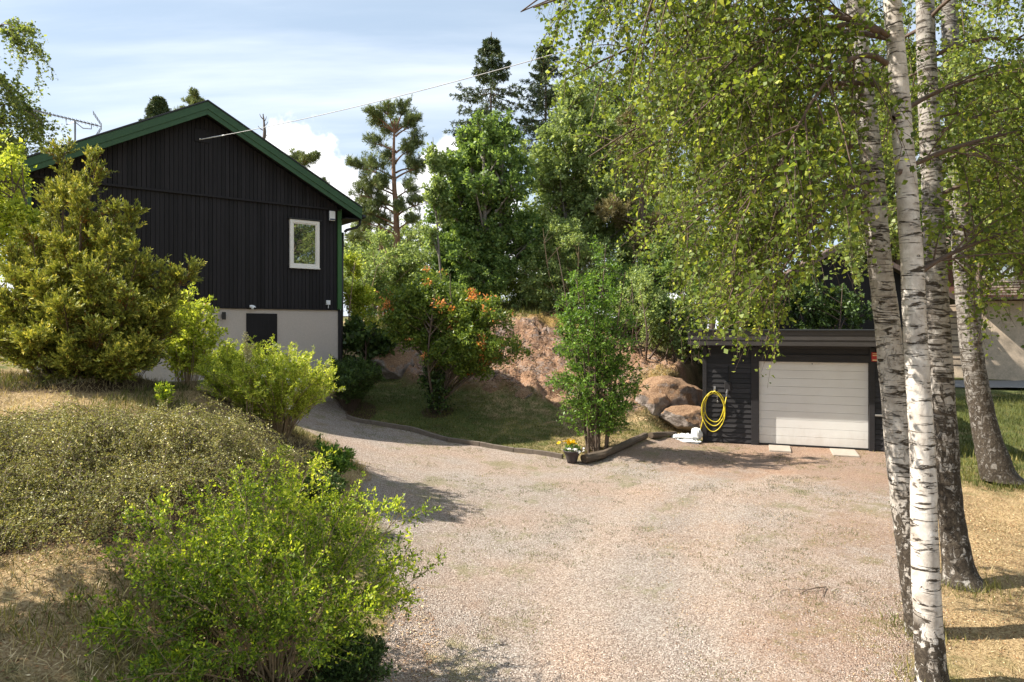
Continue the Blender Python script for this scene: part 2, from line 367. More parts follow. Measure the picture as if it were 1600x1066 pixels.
# ------------------------------------------------------------------ the ground sheet, cut into setting objects
def build_ground():
    def axis(lo, hi, step, far):
        fine = np.arange(lo, hi + 1e-6, step); out_ = [fine]
        d = step; a = []; x = lo
        while x > -far: d *= 1.25; x -= d; a.append(x)
        b = []; d = step; x = fine[-1]
        while x < far: d *= 1.25; x += d; b.append(x)
        return np.r_[a[::-1], fine, b]
    X = axis(-11, 13, .085, 700); Y = axis(2.5, 27, .085, 700)
    gx, gy = np.meshgrid(X, Y); z = height(gx, gy)
    g = gmask(gx, gy) * 1.0; r = rmask(gx, gy)
    # gravel attribute as a soft distance for a crumbly border
    gs = np.clip(.5 + poly_sd(gx, gy, GRAVEL) * 1.6 + (fbm(gx * 1.3, gy * 1.3, 0, 4, 5) - .5) * .9, 0, 1)
    dry = .55 + .0 * gx
    lawn = sstep(poly_sd(gx, gy, [(-5,21.5),(-4.1,17.4),(-1.5,16.2),(1.4,15),(3.8,17.4),(5,18.4),(4.6,19.2),(1,20),(-3,21.3)]), -.3, .3)
    dry = dry * (1 - lawn) + lawn * (.30 + .42 * sstep(gx, 0, 2.6))
    dry += .35 * sstep(-gx, 1.5, 4) * sstep(12 - gy, 0, 3) + .28 * sstep(gx, 3.4, 4.5) * sstep(13 - gy, 0, 2) - .25 * sstep(gy, 12, 15) * sstep(gx, 8, 10)
    dry += (fbm(gx * .4, gy * .4, 0, 3, 77) - .5) * .7
    moss = .18 + .75 * np.exp(-(((gx - 4.8) / 1.3) ** 2 + ((gy - 20.2) / 1.6) ** 2)) + .6 * sstep(gy, 23.4, 25) + .5 * np.exp(-(((gx - 1.6) / 1.2) ** 2 + ((gy - 24.5) / 1) ** 2))
    litter = .15 + .95 * sstep(gy, 12.0, 15.5) * sstep(gx, 1.5, 4) + .55 * sstep(gx - (gy * .62 - .9), -2.2, -.2) + .5 * sstep(1.2 - gx, 0, 2.2) * sstep(8 - gy, -1, 2) + .2 * sstep(gy, 14.5, 16)
    litter = litter * (.6 + .8 * fbm(gx * .7, gy * .7, 0, 3, 61))
    shade_humus = sstep(poly_sd(gx, gy, COT), -.15, .25)  # soil under plants, darkened in place of their missing self-shadow
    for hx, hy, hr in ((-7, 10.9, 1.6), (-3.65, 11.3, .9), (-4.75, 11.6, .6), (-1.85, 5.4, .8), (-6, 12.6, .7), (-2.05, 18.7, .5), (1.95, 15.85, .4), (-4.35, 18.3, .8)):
        shade_humus = np.maximum(shade_humus, 1 - sstep(np.hypot(gx - hx, gy - hy), hr * .6, hr * 1.15))
    tr = np.full(gx.shape, 9.)
    for off in (-.8, .8):
        pl = [(1.1, -3), (1.1, 4), (1.5, 8), (2.9, 12), (5.6, 15.2), (7.0, 17)]
        for (ax, ay), (bx2, by2) in zip(pl[:-1], pl[1:]):
            ax_, bxx = ax + off, bx2 + off; ex, ey = bxx - ax_, by2 - ay; tt = np.clip(((gx - ax_) * ex + (gy - ay) * ey) / (ex * ex + ey * ey), 0, 1)
            tr = np.minimum(tr, np.hypot(gx - ax_ - tt * ex, gy - ay - tt * ey))
    track = 1 - sstep(tr, .12, .55)
    nx, ny = len(X), len(Y)
    idx = np.arange(nx * ny).reshape(ny, nx)
    Fq = np.stack([idx[:-1, :-1], idx[:-1, 1:], idx[1:, 1:], idx[1:, :-1]], -1).reshape(-1, 4)
    P = np.stack([gx, gy, z], -1).reshape(-1, 3)
    at_ = {'gravel': gs.ravel(), 'rock': r.ravel(), 'dry': dry.ravel(), 'moss': moss.ravel(), 'litter': litter.ravel(), 'shade_humus': shade_humus.ravel(), 'track': track.ravel()}
    gf = g.ravel()[Fq].mean(1); rf = r.ravel()[Fq].mean(1)
    lawnf = lawn.ravel()[Fq].mean(1)
    cls = np.where(rf > .5, 2, np.where(gf > .5, 1, np.where(lawnf > .5, 3, 0)))
    for k, nm in ((0, 'ground'), (1, 'gravel_driveway'), (2, 'rock_outcrop'), (3, 'lawn')):
        f = Fq[cls == k]; used = np.unique(f); mp = np.zeros(len(P), int); mp[used] = np.arange(len(used))
        o = mesh(nm, P[used], mp[f], M['ground'], smooth=True, attrs={a: v[used] for a, v in at_.items()}, loc=(0, 0, 0))
        o['kind'] = 'structure'
build_ground()

# ------------------------------------------------------------------ plant toolkit: everything is sets of quadratic curves (M,3,3)
def nrm(a): return a / (np.linalg.norm(a, axis=-1, keepdims=True) + 1e-9)
def bez(C, t):
    t = t[..., None]; return (1 - t) ** 2 * C[:, 0] + 2 * t * (1 - t) * C[:, 1] + t * t * C[:, 2]
def tan_(C, t):
    t = t[..., None]; return nrm(2 * (1 - t) * (C[:, 1] - C[:, 0]) + 2 * t * (C[:, 2] - C[:, 1]))
def perp(Tn, n):
    a = nrm(rng.normal(size=(n, 3))); return nrm(a - (a * Tn).sum(-1, keepdims=True) * Tn)
def children(C, n, length, ang=50, t0=.2, t1=1., up=0., droop=0., var=.35, tipshort=.35):
    m = len(C); CC = np.repeat(C, n, 0)
    t = (np.tile(np.arange(n), m) + rng.random(m * n)) / n * (t1 - t0) + t0
    P = bez(CC, t); Tn = tan_(CC, t); Pp = perp(Tn, m * n)
    a = np.radians(ang * (1 + .3 * rng.normal(size=m * n)))[:, None]
    d = Tn * np.cos(a) + Pp * np.sin(a); d[:, 2] += up; d = nrm(d)
    L = (length * (1 + var * rng.normal(size=m * n)) * (1 - tipshort * t)).clip(length * .25)[:, None]
    E = P + d * L; E[:, 2] -= droop * L[:, 0]
    Mi = P + d * L * .55; Mi[:, 2] += abs(droop) * .12 * L[:, 0]
    return np.stack([P, Mi, E], 1)
def tubes(C, r0, r1, seg=4, sides=3):
    m = len(C); r0 = np.zeros(m) + r0; r1 = np.zeros(m) + r1
    V = np.zeros((m, seg + 1, sides, 3)); ref = np.array([.31, .22, .93])
    for i in range(seg + 1):
        t = np.full(m, i / seg); P = bez(C, t); Tn = tan_(C, t)
        a = nrm(np.cross(Tn, ref)); b = np.cross(Tn, a); r = (r0 * (1 - i / seg) + r1 * i / seg)[:, None]
        for j in range(sides):
            an = 2 * math.pi * j / sides; V[:, i, j] = P + r * (a * math.cos(an) + b * math.sin(an))
    k = np.arange(m)[:, None, None] * (seg + 1) * sides; i = np.arange(seg)[None, :, None] * sides; j = np.arange(sides)[None, None, :]
    j2 = (j + 1) % sides
    Fq = np.stack([k + i + j, k + i + j2, k + i + sides + j2, k + i + sides + j], -1).reshape(-1, 4)
    return V.reshape(-1, 3), Fq
class Wood:
    def __init__(s): s.V = []; s.F = []; s.n = 0
    def add(s, V, Fq): s.V.append(V); s.F.append(Fq + s.n); s.n += len(V)
    def curves(s, C, r0, r1, seg=4, sides=3):
        if len(C): s.add(*tubes(C, r0, r1, seg, sides))
    def poly(s, pts, rad, n=14, rough=.06, seed=0):
        pts = np.array(pts, float); rad = np.array(rad, float)
        # smooth resample
        q = [0]; 
        for i in range(1, len(pts)): q.append(q[-1] + np.linalg.norm(pts[i] - pts[i - 1]))
        q = np.array(q); rad = np.interp(np.linspace(0, 1, len(pts)), np.linspace(0, 1, len(rad)), rad); m = max(8, int(q[-1] / .09)); m = min(m, 160); s_ = np.linspace(0, q[-1], m)
        def cr(vals):
            o = []
            for x in s_:
                i = int(np.clip(np.searchsorted(q, x) - 1, 0, len(q) - 2)); u = (x - q[i]) / (q[i + 1] - q[i])
                p0 = vals[max(i - 1, 0)]; p1 = vals[i]; p2 = vals[i + 1]; p3 = vals[min(i + 2, len(vals) - 1)]
                o.append(.5 * ((2 * p1) + (-p0 + p2) * u + (2 * p0 - 5 * p1 + 4 * p2 - p3) * u * u + (-p0 + 3 * p1 - 3 * p2 + p3) * u ** 3))
            return np.array(o)
        P = cr(pts); rr = np.interp(s_, q, rad)
        V = np.zeros((m, n, 3))
        for i in range(m):
            for j in range(n):
                an = 2 * math.pi * j / n
                V[i, j] = P[i] + np.array([math.cos(an), math.sin(an), 0]) * rr[i]
        ctr = P[:, None, :]; dirv = V - ctr
        nz = fbm(V[..., 0] * 9 + seed, V[..., 1] * 9, V[..., 2] * 5, 3, 3 + seed) - .5
        V = ctr + dirv * (1 + nz[..., None] * rough * 4)
        i = np.arange(m - 1)[:, None] * n; j = np.arange(n)[None]; j2 = (j + 1) % n
        s.add(V.reshape(-1, 3), np.stack([i + j, i + j2, i + n + j2, i + n + j], -1).reshape(-1, 4))
        return P
    def build(s, name, mt, parent, smooth=True):
        return mesh(name, np.concatenate(s.V), np.concatenate(s.F), mt, parent, smooth)
class Leaves:
    def __init__(s): s.V = []; s.r = []
    def put(s, P, A, L, W, rnd=None, fold=.18, N=None):
        m = len(P); A = nrm(A); L = (np.zeros(m) + L)[:, None]; W = (np.zeros(m) + W)[:, None]
        S = nrm(np.cross(A, N)) if N is not None else perp(A, m); N2 = np.cross(S, A)
        v0 = P; v1 = P + A * L * .45 + S * W * .5 + N2 * W * fold; v2 = P + A * L; v3 = P + A * L * .45 - S * W * .5 + N2 * W * fold
        s.V.append(np.stack([v0, v1, v2, v3], 1).reshape(-1, 3))
        s.r.append(rng.random(m) if rnd is None else np.clip(rnd, 0, 1))
    def on(s, C, n, L, W, ang=55, t0=.1, t1=1., up=0., spread=0., rnd=None, var=.25, flat=0., curve_rnd=.0, keep=None, clump=0.):
        m = len(C); CC = np.repeat(C, n, 0); t = (np.tile(np.arange(n), m) + rng.random(m * n)) / n * (t1 - t0) + t0
        P = bez(CC, t); Tn = tan_(CC, t); Pp = perp(Tn, m * n); a = np.radians(ang * (1 + .25 * rng.normal(size=m * n)))[:, None]
        A = Tn * np.cos(a) + Pp * np.sin(a); A[:, 2] += up; A = nrm(A)
        if spread: P = P + rng.normal(size=P.shape) * spread
        sz = (1 + var * rng.normal(size=m * n)).clip(.45, 1.7)
        r = rng.random(m * n) * (1 - curve_rnd) + np.repeat(rng.random(m), n) * curve_rnd if rnd is None else rnd(P, CC, t)
        Nn = None
        if flat:
            Nn = rng.normal(size=P.shape) * (1 - flat); Nn[:, 2] += flat; Nn = nrm(Nn)
        if keep is not None:
            k = keep(P); P, A, sz, r = P[k], A[k], sz[k], r[k]
            if Nn is not None: Nn = Nn[k]
        s.put(P, A, L * sz, W * sz, r, N=Nn)
    def build(s, name, mt, parent=None, loc=None):
        V = np.concatenate(s.V); n = len(V) // 4
        return mesh(name, V, np.arange(n * 4).reshape(n, 4), mt, parent, fattrs={'rnd': np.concatenate(s.r)}, loc=loc)
def radial(base, n, spread, length, zmin=.3, lean=(0, 0), up=.0, r0=.15, bow=.25):
    """n stems from around base, to a dome: for shrubs"""
    base = np.array(base, float); az = (np.arange(n) + rng.random(n)) / n * 2 * math.pi * 1.0; az = rng.permutation(az)
    q = np.sqrt(rng.random(n)); rad = q * spread
    hz = length * (zmin + (1 - zmin) * np.sqrt(np.clip(1 - (q * .97) ** 2, 0, 1))) * (1 + .1 * rng.normal(size=n))
    E = base + np.stack([np.cos(az) * rad + lean[0] * hz, np.sin(az) * rad + lean[1] * hz, hz], -1)
    P = base + np.stack([np.cos(az), np.sin(az), np.zeros(n)], -1) * (r0 * rng.random(n))[:, None]
    Mi = P * .5 + E * .5; Mi[:, 2] += bow * hz; Mi[:, :2] -= (E - P)[:, :2] * bow * .6
    return np.stack([P, Mi, E], 1)

def birch_bark(name, dark_to, amount=.5, dirty=0., lum=1.):
    m, t, p, o = mat(name)
    geo = t.n('ShaderNodeNewGeometry').outputs['Position']; sp = t.n('ShaderNodeSeparateXYZ'); t.l(geo, sp.inputs[0]); z = sp.outputs[2]
    v = t.mapping(geo, scale=(3.2, 3.2, 17)); v2 = t.mapping(geo, scale=(5, 5, 55)); v3 = t.mapping(geo, scale=(9, 9, 5))
    patch = t.noise(v, 1.0, 6, .68, dist=1.3); len_ = t.noise(v2, 1.0, 3, .5); rough = t.noise(v3, 1.6, 7, .7, dist=.9)
    white = t.ramp(t.noise(geo, 7, 6, .65), [(.3, (.33 * lum, .28 * lum, .235 * lum)), (.5, (.54 * lum, .49 * lum, .435 * lum)), (.72, (.74 * lum, .70 * lum, .65 * lum))])
    pk = t.smooth(patch, .60 - .1 * amount + .04, .66 - .06 * amount)
    lk = t.math('MULTIPLY', t.smooth(len_, .63, .68), .75)
    low = t.math('SUBTRACT', 1, t.smooth(z, dark_to * .25, dark_to))
    bk = t.smooth(t.math('ADD', rough, t.math('MULTIPLY', low, .15)), .575, .62)
    bk = t.math('MULTIPLY', bk, t.math('MINIMUM', t.math('ADD', t.math('MULTIPLY', low, 2), dirty), 1.0))
    dk = t.math('MAXIMUM', t.math('MAXIMUM', pk, lk), bk)
    darkc = t.ramp(t.noise(geo, 30, 5, .7), [(.3, (.018, .013, .010)), (.55, (.07, .055, .04)), (.8, (.17, .145, .11))])
    t.l(t.mix(dk, white, darkc), p.inputs['Base Color']); p.inputs['Roughness'].default_value = .75; p.inputs['Specular IOR Level'].default_value = .25
    hgt = t.math('ADD', t.math('MULTIPLY', dk, -.5), t.math('MULTIPLY', rough, t.math('ADD', .4, t.math('MULTIPLY', low, 1.6))))
    bump(t, p, hgt, .9, .02)
    return m
M['birch_bark'] = birch_bark('birch_bark', .7, .8, .16)
M['birch_bark_b'] = birch_bark('birch_bark_rough', 1.9, 1.0, .40, .82)
M['birch_bark_d'] = birch_bark('birch_bark_old_shaded', 3.6, 1.5, .7, .45)  # old grey bark, its tone lowered further to paint the shade on it
M['birch_bark_c'] = birch_bark('birch_bark_shaded', 2.9, 1.35, .55, .62)  # white of the bark darkened to paint in the shade on this trunk
M['bark_brown'] = plain('bark_brown', (.13, .095, .07), .9, .5, 4, bmp=.8, sc=(1, 1, .35))
M['bark_grey'] = plain('bark_grey', (.20, .175, .15), .9, .4, 6, bmp=.6)
M['bark_pine'] = plain('bark_pine', (.25, .14, .09), .9, .4, 3, bmp=.8)
M['bark_spruce'] = plain('bark_spruce', (.13, .105, .09), .9, .4, 5, bmp=.6)
M['twig'] = plain('twig', (.11, .075, .055), .85, .4, 10, bmp=.3)
M['twig_tan'] = plain('twig_tan', (.32, .235, .14), .85, .35, 10, bmp=.3)
M['l_birch'] = leafmat('leaf_birch', [(0, (0.076, 0.124, 0.019)), (0.35, (0.146, 0.216, 0.035)), (0.7, (0.254, 0.335, 0.059)), (0.93, (0.432, 0.486, 0.086)), (1, (0.594, 0.562, 0.108))], .46, .55, .35)
M['l_birch2'] = leafmat('leaf_birch_dull', [(0, (0.091, 0.137, 0.033)), (0.5, (0.169, 0.234, 0.058)), (1, (0.351, 0.390, 0.117))], .48, .45, .4)
M['l_maple'] = leafmat('leaf_maple', [(0, (0.080, 0.147, 0.042)), (0.5, (0.167, 0.266, 0.075)), (1, (0.334, 0.434, 0.135))], .48, .5)
M['l_aspen'] = leafmat('leaf_aspen', [(0, (0.130, 0.202, 0.068)), (0.5, (0.247, 0.332, 0.115)), (1, (0.442, 0.520, 0.230))], .48, .5)
M['l_dark'] = leafmat('leaf_dark', [(0, (.03, .055, .018)), (.5, (.065, .11, .03)), (1, (.13, .20, .05))], .28, .45)
M['l_fresh'] = leafmat('leaf_fresh', [(0, (0.056, 0.129, 0.020)), (.5, (0.123, 0.235, 0.036)), (1, (0.246, 0.381, 0.062))], .38, .45)
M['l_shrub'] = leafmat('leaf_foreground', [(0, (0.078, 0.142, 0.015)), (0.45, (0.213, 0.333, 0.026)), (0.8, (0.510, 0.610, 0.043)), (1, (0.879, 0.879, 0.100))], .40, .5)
M['l_yellow'] = leafmat('leaf_yellow', [(0, (0.153, 0.224, 0.024)), (0.5, (0.400, 0.494, 0.053)), (1, (0.776, 0.800, 0.165))], .42, .5)
M['l_coton'] = leafmat('leaf_cotoneaster', [(0, (0.104, 0.116, 0.027)), (.35, (0.281, 0.287, 0.079)), (.7, (0.561, 0.512, 0.207)), (.92, (0.854, 0.744, 0.415)), (1, (0.920, 0.920, 0.805))], .25, .55)
M['l_juniper'] = leafmat('leaf_juniper', [(0, (.34, .15, .03)), (.08, (.17, .15, .03)), (.4, (.17, .21, .035)), (.75, (.35, .37, .06)), (1, (.66, .58, .13))], .2, .6)
M['l_orange'] = leafmat('leaf_orange_tips', [(0, (0.110, 0.187, 0.028)), (.5, (0.187, 0.275, 0.044)), (.88, (0.297, 0.363, 0.066)), (.90, (0.550, 0.209, 0.066)), (1, (0.748, 0.308, 0.110))], .35, .4)
M['l_pine'] = leafmat('needle_pine', [(0, (0.084, 0.119, 0.049)), (0.5, (0.168, 0.217, 0.084)), (1, (0.308, 0.350, 0.140))], .15, .55)
M['l_spruce'] = leafmat('needle_spruce', [(0, (0.033, 0.058, 0.029)), (0.6, (0.078, 0.124, 0.046)), (1, (0.182, 0.189, 0.065))], .1, .55)
M['l_brownpine'] = leafmat('needle_brown', [(0, (.13, .105, .05)), (.5, (.24, .20, .09)), (1, (.36, .32, .14))], .15, .55)
M['grass_dry'] = leafmat('grass_dry', [(0, (.11, .115, .03)), (.3, (.25, .20, .095)), (.7, (.44, .355, .20)), (1, (.68, .58, .38))], .25, .6)
M['grass_green'] = leafmat('grass_green', [(0, (.045, .065, .015)), (.5, (.12, .14, .03)), (.85, (.26, .24, .07)), (1, (.45, .36, .15))], .3, .6)

# ------------------------------------------------------------------ the house
def wood_black(name, c, grain=(1, 1, .06), var=.5, rough=.75):
    m, t, p, o = mat(name); geo = t.n('ShaderNodeNewGeometry')
    v = t.mapping(objc(t), scale=grain)
    n = t.noise(v, 22, 6, .65); n2 = t.noise(objc(t), 1.2, 4, .6)
    rnd = geo.outputs['Random Per Island']
    f = t.math('ADD', t.math('MULTIPLY', n, .55), t.math('ADD', t.math('MULTIPLY', rnd, .3), t.math('MULTIPLY', n2, .25)))
    lo = tuple(x * (1 - var) for x in c); hi = tuple(x * (1 + var) for x in c)
    t.l(t.ramp(f, [(.3, lo), (.8, hi)]), p.inputs['Base Color']); p.inputs['Roughness'].default_value = rough
    p.inputs['Specular IOR Level'].default_value = .3
    bump(t, p, n, .5, .006); return m
M['siding'] = wood_black('black_stained_siding', (.0125, .011, .0125), var=.6)
M['green_paint'] = wood_black('green_paint', (.035, .085, .038), grain=(.3, .3, .3), var=.22, rough=.55)
M['green_trim'] = wood_black('green_trim', (.045, .12, .04), grain=(1, 1, .06), var=.22, rough=.55)
M['stucco'] = plain('grey_stucco', (.50, .445, .40), .95, .12, 30, bmp=.9)
M['roof_felt'] = plain('roof_felt', (.05, .05, .055), .85, .35, 12, bmp=.5)
M['white_paint'] = plain('white_paint', (.74, .71, .66), .5, .05, 5, bmp=.05)
M['white_plastic'] = plain('white_plastic', (.72, .74, .76), .4, .04, 5, bmp=0)
M['black_metal'] = plain('black_metal', (.018, .018, .02), .4, .3, 8, bmp=.05)
M['grey_metal'] = plain('grey_metal', (.22, .22, .23), .4, .25, 8, metal=.7, bmp=.05)
M['blue'] = plain('blue_plastic', (.02, .035, .09), .3, .1, 5, bmp=0)
M['steel'] = plain('steel', (.5, .5, .5), .35, .2, 8, metal=.9, bmp=.05)
M['paper'] = plain('paper', (.75, .77, .8), .8, .05, 5, bmp=0)
M['red'] = plain('red_enamel', (.45, .03, .025), .5, .1, 5, bmp=0)
def glassmat():
    m, t, p, o = mat('window_glass')
    p.inputs['Base Color'].default_value = (.012, .014, .012, 1); p.inputs['Roughness'].default_value = .35
    g = t.n('ShaderNodeBsdfGlossy'); g.inputs['Roughness'].default_value = .015; g.inputs['Color'].default_value = (.95, 1, .93, 1)
    b = t.n('ShaderNodeBump'); b.inputs['Strength'].default_value = .06; b.inputs['Distance'].default_value = .05
    t.l(t.noise(objc(t), 1.6, 2, .5), b.inputs['Height']); t.l(b.outputs[0], g.inputs['Normal'])
    mx = t.n('ShaderNodeMixShader'); mx.inputs[0].default_value = .42
    t.l(p.outputs[0], mx.inputs[1]); t.l(g.outputs[0], mx.inputs[2]); t.l(mx.outputs[0], o.inputs[0]); return m
M['glass'] = glassmat()

HO = (-5.02, 20.0, 0); HU = (-.793, -.609); HV = (-.609, .793)
def hm(): return MB(HO, HU, HV)
def hw(u, v, z): return tuple(hm().w((u, v, z)))
def zt(u): return 8.80 - .536 * abs(u - 3.75)
WL, WD = 7.5, 11.0; Z0, ZB, ZD = 1.0, 3.54, 6.46
house = thing('house', hw(3.75, 5, 1.4), 'black timber house with green gable boards on a grey rendered basement', 'house')
b = hm(); b.box(.06, WL - .06, .06, WD, Z0, ZB - .02)           # basement
# openings are recessed slots: door and window leaves sit in front of dark reveals
base_o = b.build('basement_wall', M['stucco'], house)
b = hm(); b.box(.03, WL - .03, .10, WD, ZB, ZD)
b.add([(.03, .10, ZD), (WL - .03, .10, ZD), (WL - .03, .10, zt(WL) - .3), (3.75, .10, zt(3.75) - .3), (.03, .10, zt(0) - .3),
       (.03, WD, ZD), (WL - .03, WD, ZD), (WL - .03, WD, zt(WL) - .3), (3.75, WD, zt(3.75) - .3), (.03, WD, zt(0) - .3)],
      [(0, 1, 2, 3, 4), (9, 8, 7, 6, 5), (0, 4, 9, 5), (1, 6, 7, 2)])
b.build('wall_core', M['siding'], house)
# vertical lock boards
WU0, WU1, WZ0, WZ1 = .64, 1.49, 4.70, 6.04
b = hm(); pitch = .104; u = .1
while u < WL - .02:
    a0, a1 = u, min(u + pitch - random.uniform(.008, .013), WL); dv = random.uniform(-.004, .004)
    segs = [(ZB, ZD - .03)]
    if a1 > WU0 - .02 and a0 < WU1 + .02: segs = [(ZB, WZ0 - .02), (WZ1 + .03, ZD - .03)]
    for (c0, c1) in segs: b.box(a0, a1, .055 + dv, .10, c0 + random.uniform(-.004, .004), c1)
    # upper gable boards, proud of the lower ones
    am = zt((a0)) - .30; an = zt(a1) - .30
    if min(am, an) > ZD + .02:
        v0 = .015 + dv
        b.hexa([(a0, v0, ZD), (a1, v0, ZD), (a1, .10, ZD), (a0, .10, ZD), (a0, v0, am), (a1, v0, an), (a1, .10, an), (a0, .10, am)])
    u += pitch
b.build('vertical_boards', M['siding'], house)
b = hm(); b.box(-.0, WL, -.012, .05, ZD - .05, ZD + .004); b.box(0, WL, .02, .06, ZB - .035, ZB - .003); b.build('drip_board', M['siding'], house)
# green corner trims
for u0, u1 in ((-.035, .085), (WL - .085, WL + .035)):
    b = hm(); b.box(u0, u1, -.01, .06, ZB - .01, zt(0) - .32); b.box(u0 if u0 < 0 else u1 - .03, (u0 + .03) if u0 < 0 else u1, .06, .16, ZB - .01, zt(0) - .32)
    b.build('corner_trim', M['green_trim'], house, bevel=.004)
# roof: two slopes, from barge to barge
b = hm()
for s in (-1, 1):
    e = 3.75 + s * 4.25
    b.hexa([(3.75, -.34, 8.8 - .2), (e, -.34, zt(e) - .2), (e, WD + .34, zt(e) - .2), (3.75, WD + .34, 8.8 - .2),
            (3.75, -.34, 8.8 - .02), (e, -.34, zt(e) - .02), (e, WD + .34, zt(e) - .02), (3.75, WD + .34, 8.8 - .02)])
b.build('roof', M['roof_felt'], house)
def barge(name, z_top, z_bot, v0, v1, m, ext=0):
    for s in (-1, 1):
        b = hm(); e = 3.75 + s * (4.25 + ext)
        b.hexa([(3.75, v0, 8.8 - z_bot), (e, v0, zt(e) - z_bot), (e, v1, zt(e) - z_bot), (3.75, v1, 8.8 - z_bot),
                (3.75, v0, 8.8 - z_top), (e, v0, zt(e) - z_top), (e, v1, zt(e) - z_top), (3.75, v1, 8.8 - z_top)])
        b.build(name, m, house, bevel=.003)
barge('barge_board', .03, .225, -.395, -.342, M['green_paint'])
barge('lower_barge_board', .20, .36, -.375, -.343, M['green_paint'])
barge('roof_edge_flashing', -.012, .026, -.415, -.30, M['black_metal'], .02)
b = hm(); b.box(-.5, -.46, -.34, WD + .3, zt(-.5) - .36, zt(-.5) - .19); b.build('eave_board', M['siding'], house)
b = hm(); b.box(-.46, .0, -.33, WD + .3, zt(-.5) - .36, zt(-.5) - .34); b.build('soffit', M['siding'], house)
b = hm(); zg = zt(-.5) - .26
b.tube([(-.57, -.36, zg), (-.57, WD + .3, zg)], .065, 10)
b.tube([(-.57, -.10, zg - .04), (-.56, -.10, zg - .20), (-.46, -.10, zg - .30), (-.16, -.07, zg - .40), (-.10, -.05, zg - .46)], .042, 10)
b.build('gutter', M['black_metal'], house, smooth=True)
b = hm(); b.tube([(-.10, .10, zg - .46), (-.10, .14, 3.5), (-.07, .14, 1.3)], .042, 10); b.build('downpipe', M['black_metal'], house, smooth=True)
b = hm(); b.box(-.04, .06, .035, .12, 1.3, ZB - .03); b.build('basement_corner_board', M['black_metal'], house)
# upstairs window
fw = .075
b = hm()
b.box(WU0, WU0 + fw, .0, .09, WZ0, WZ1); b.box(WU1 - fw, WU1, .0, .09, WZ0, WZ1)
b.box(WU0 + fw, WU1 - fw, .002, .09, WZ0, WZ0 + fw); b.box(WU0 + fw, WU1 - fw, .002, .09, WZ1 - fw, WZ1)
b.box(WU0 + fw, WU0 + fw + .035, .02, .09, WZ0 + fw, WZ1 - fw); b.box(WU1 - fw - .035, WU1 - fw, .02, .09, WZ0 + fw, WZ1 - fw)
b.box(WU0 + fw + .035, WU1 - fw - .035, .021, .09, WZ0 + fw, WZ0 + fw + .035); b.box(WU0 + fw + .035, WU1 - fw - .035, .021, .09, WZ1 - fw - .035, WZ1 - fw)
win = b.build('window', M['white_paint'], house)
b = hm(); b.box(WU0 + fw + .03, WU1 - fw - .03, .04, .05, WZ0 + fw + .03, WZ1 - fw - .03); b.build('pane', M['glass'], win)
b = hm(); b.box(WU0 - .06, WU1 + .04, -.035, .06, WZ1 + .015, WZ1 + .04); b.build('flashing', M['black_metal'], win)
b = hm(); b.box(WU0 - .01, WU1 + .01, -.03, .06, WZ0 - .03, WZ0 - .004); b.build('sill', M['white_paint'], win)
# basement door and window
b = hm(); b.box(1.84, 2.67, .035, .10, 1.35, 3.385); dr = b.build('basement_door', M['siding'], house, bevel=.003)
b = hm(); b.tube([(1.93, .02, 2.35), (2.03, .02, 2.35)], .012, 8); b.box(1.92, 1.95, .018, .04, 2.28, 2.42); b.build('handle', M['grey_metal'], dr)
b = hm(); b.box(3.90, 4.42, .03, .09, 2.7, 3.42); bw = b.build('basement_window', M['black_metal'], house)
b = hm(); b.box(3.94, 4.38, .018, .032, 2.75, 3.37); b.build('pane', M['glass'], bw)
b = hm(); b.box(3.98, 4.11, .012, .02, 3.16, 3.36); b.box(4.22, 4.29, .012, .02, 3.10, 3.33); b.build('paper_notice', M['paper'], bw)
# faint hatch in the gable
b = hm(); b.box(3.62, 3.98, -.01, .02, 7.80, 8.13); b.build('gable_hatch', M['siding'], house, bevel=.004)

b = hm(); b.box(.19, .36, -.07, .0, 6.10, 6.38); t_ = b.build('alarm_box', M['white_plastic'], bevel=.015)
setp(t_, 'white alarm siren box beside the green corner trim above the window', 'alarm box'); 
b = hm(); b.box(.2, .35, -.074, -.06, 6.115, 6.155); b.build('lens', M['blue'], t_)
cam_t = thing('security_camera', hw(2.55, 0, 3.5), 'round white security camera under the siding over the basement door', 'camera')
b = hm(); b.lathe((2.55, -.03, 3.56), [(0, .05), (.055, .045), (.06, .0), (.055, -.02), (0, -.025)], 14); b.build('mount', M['white_plastic'], cam_t, smooth=True)
b = hm(); b.lathe((2.52, -.09, 3.535), [(0, .06), (.04, .05), (.062, .01), (.055, -.03), (.03, -.055), (0, -.06)], 16); b.build('dome', M['white_plastic'], cam_t, smooth=True)
b = hm(); b.tube([(2.51, -.13, 3.52), (2.50, -.158, 3.51)], .03, 12); b.build('lens', M['black_metal'], cam_t)
b = hm(); b.box(.32, .43, -.02, .055, 3.66, 3.79); b.tube([(.37, .0, 3.66), (.37, .02, 3.56)], .012, 6)
setp(b.build('junction_box', M['white_plastic'], bevel=.008), 'small white junction box low on the black siding near its right corner', 'junction box')
lamp = thing('wall_lamp', hw(3.27, .0, 3.2), 'black up-down wall lamp on the grey basement left of the dark door', 'wall lamp')
b = hm(); b.tube([(3.27, -.05, 3.21), (3.27, -.05, 3.41)], .05, 14); b.build('shade', M['black_metal'], lamp)
b = hm(); b.box(3.235, 3.305, -.02, .058, 3.26, 3.36); b.build('bracket', M['black_metal'], lamp)

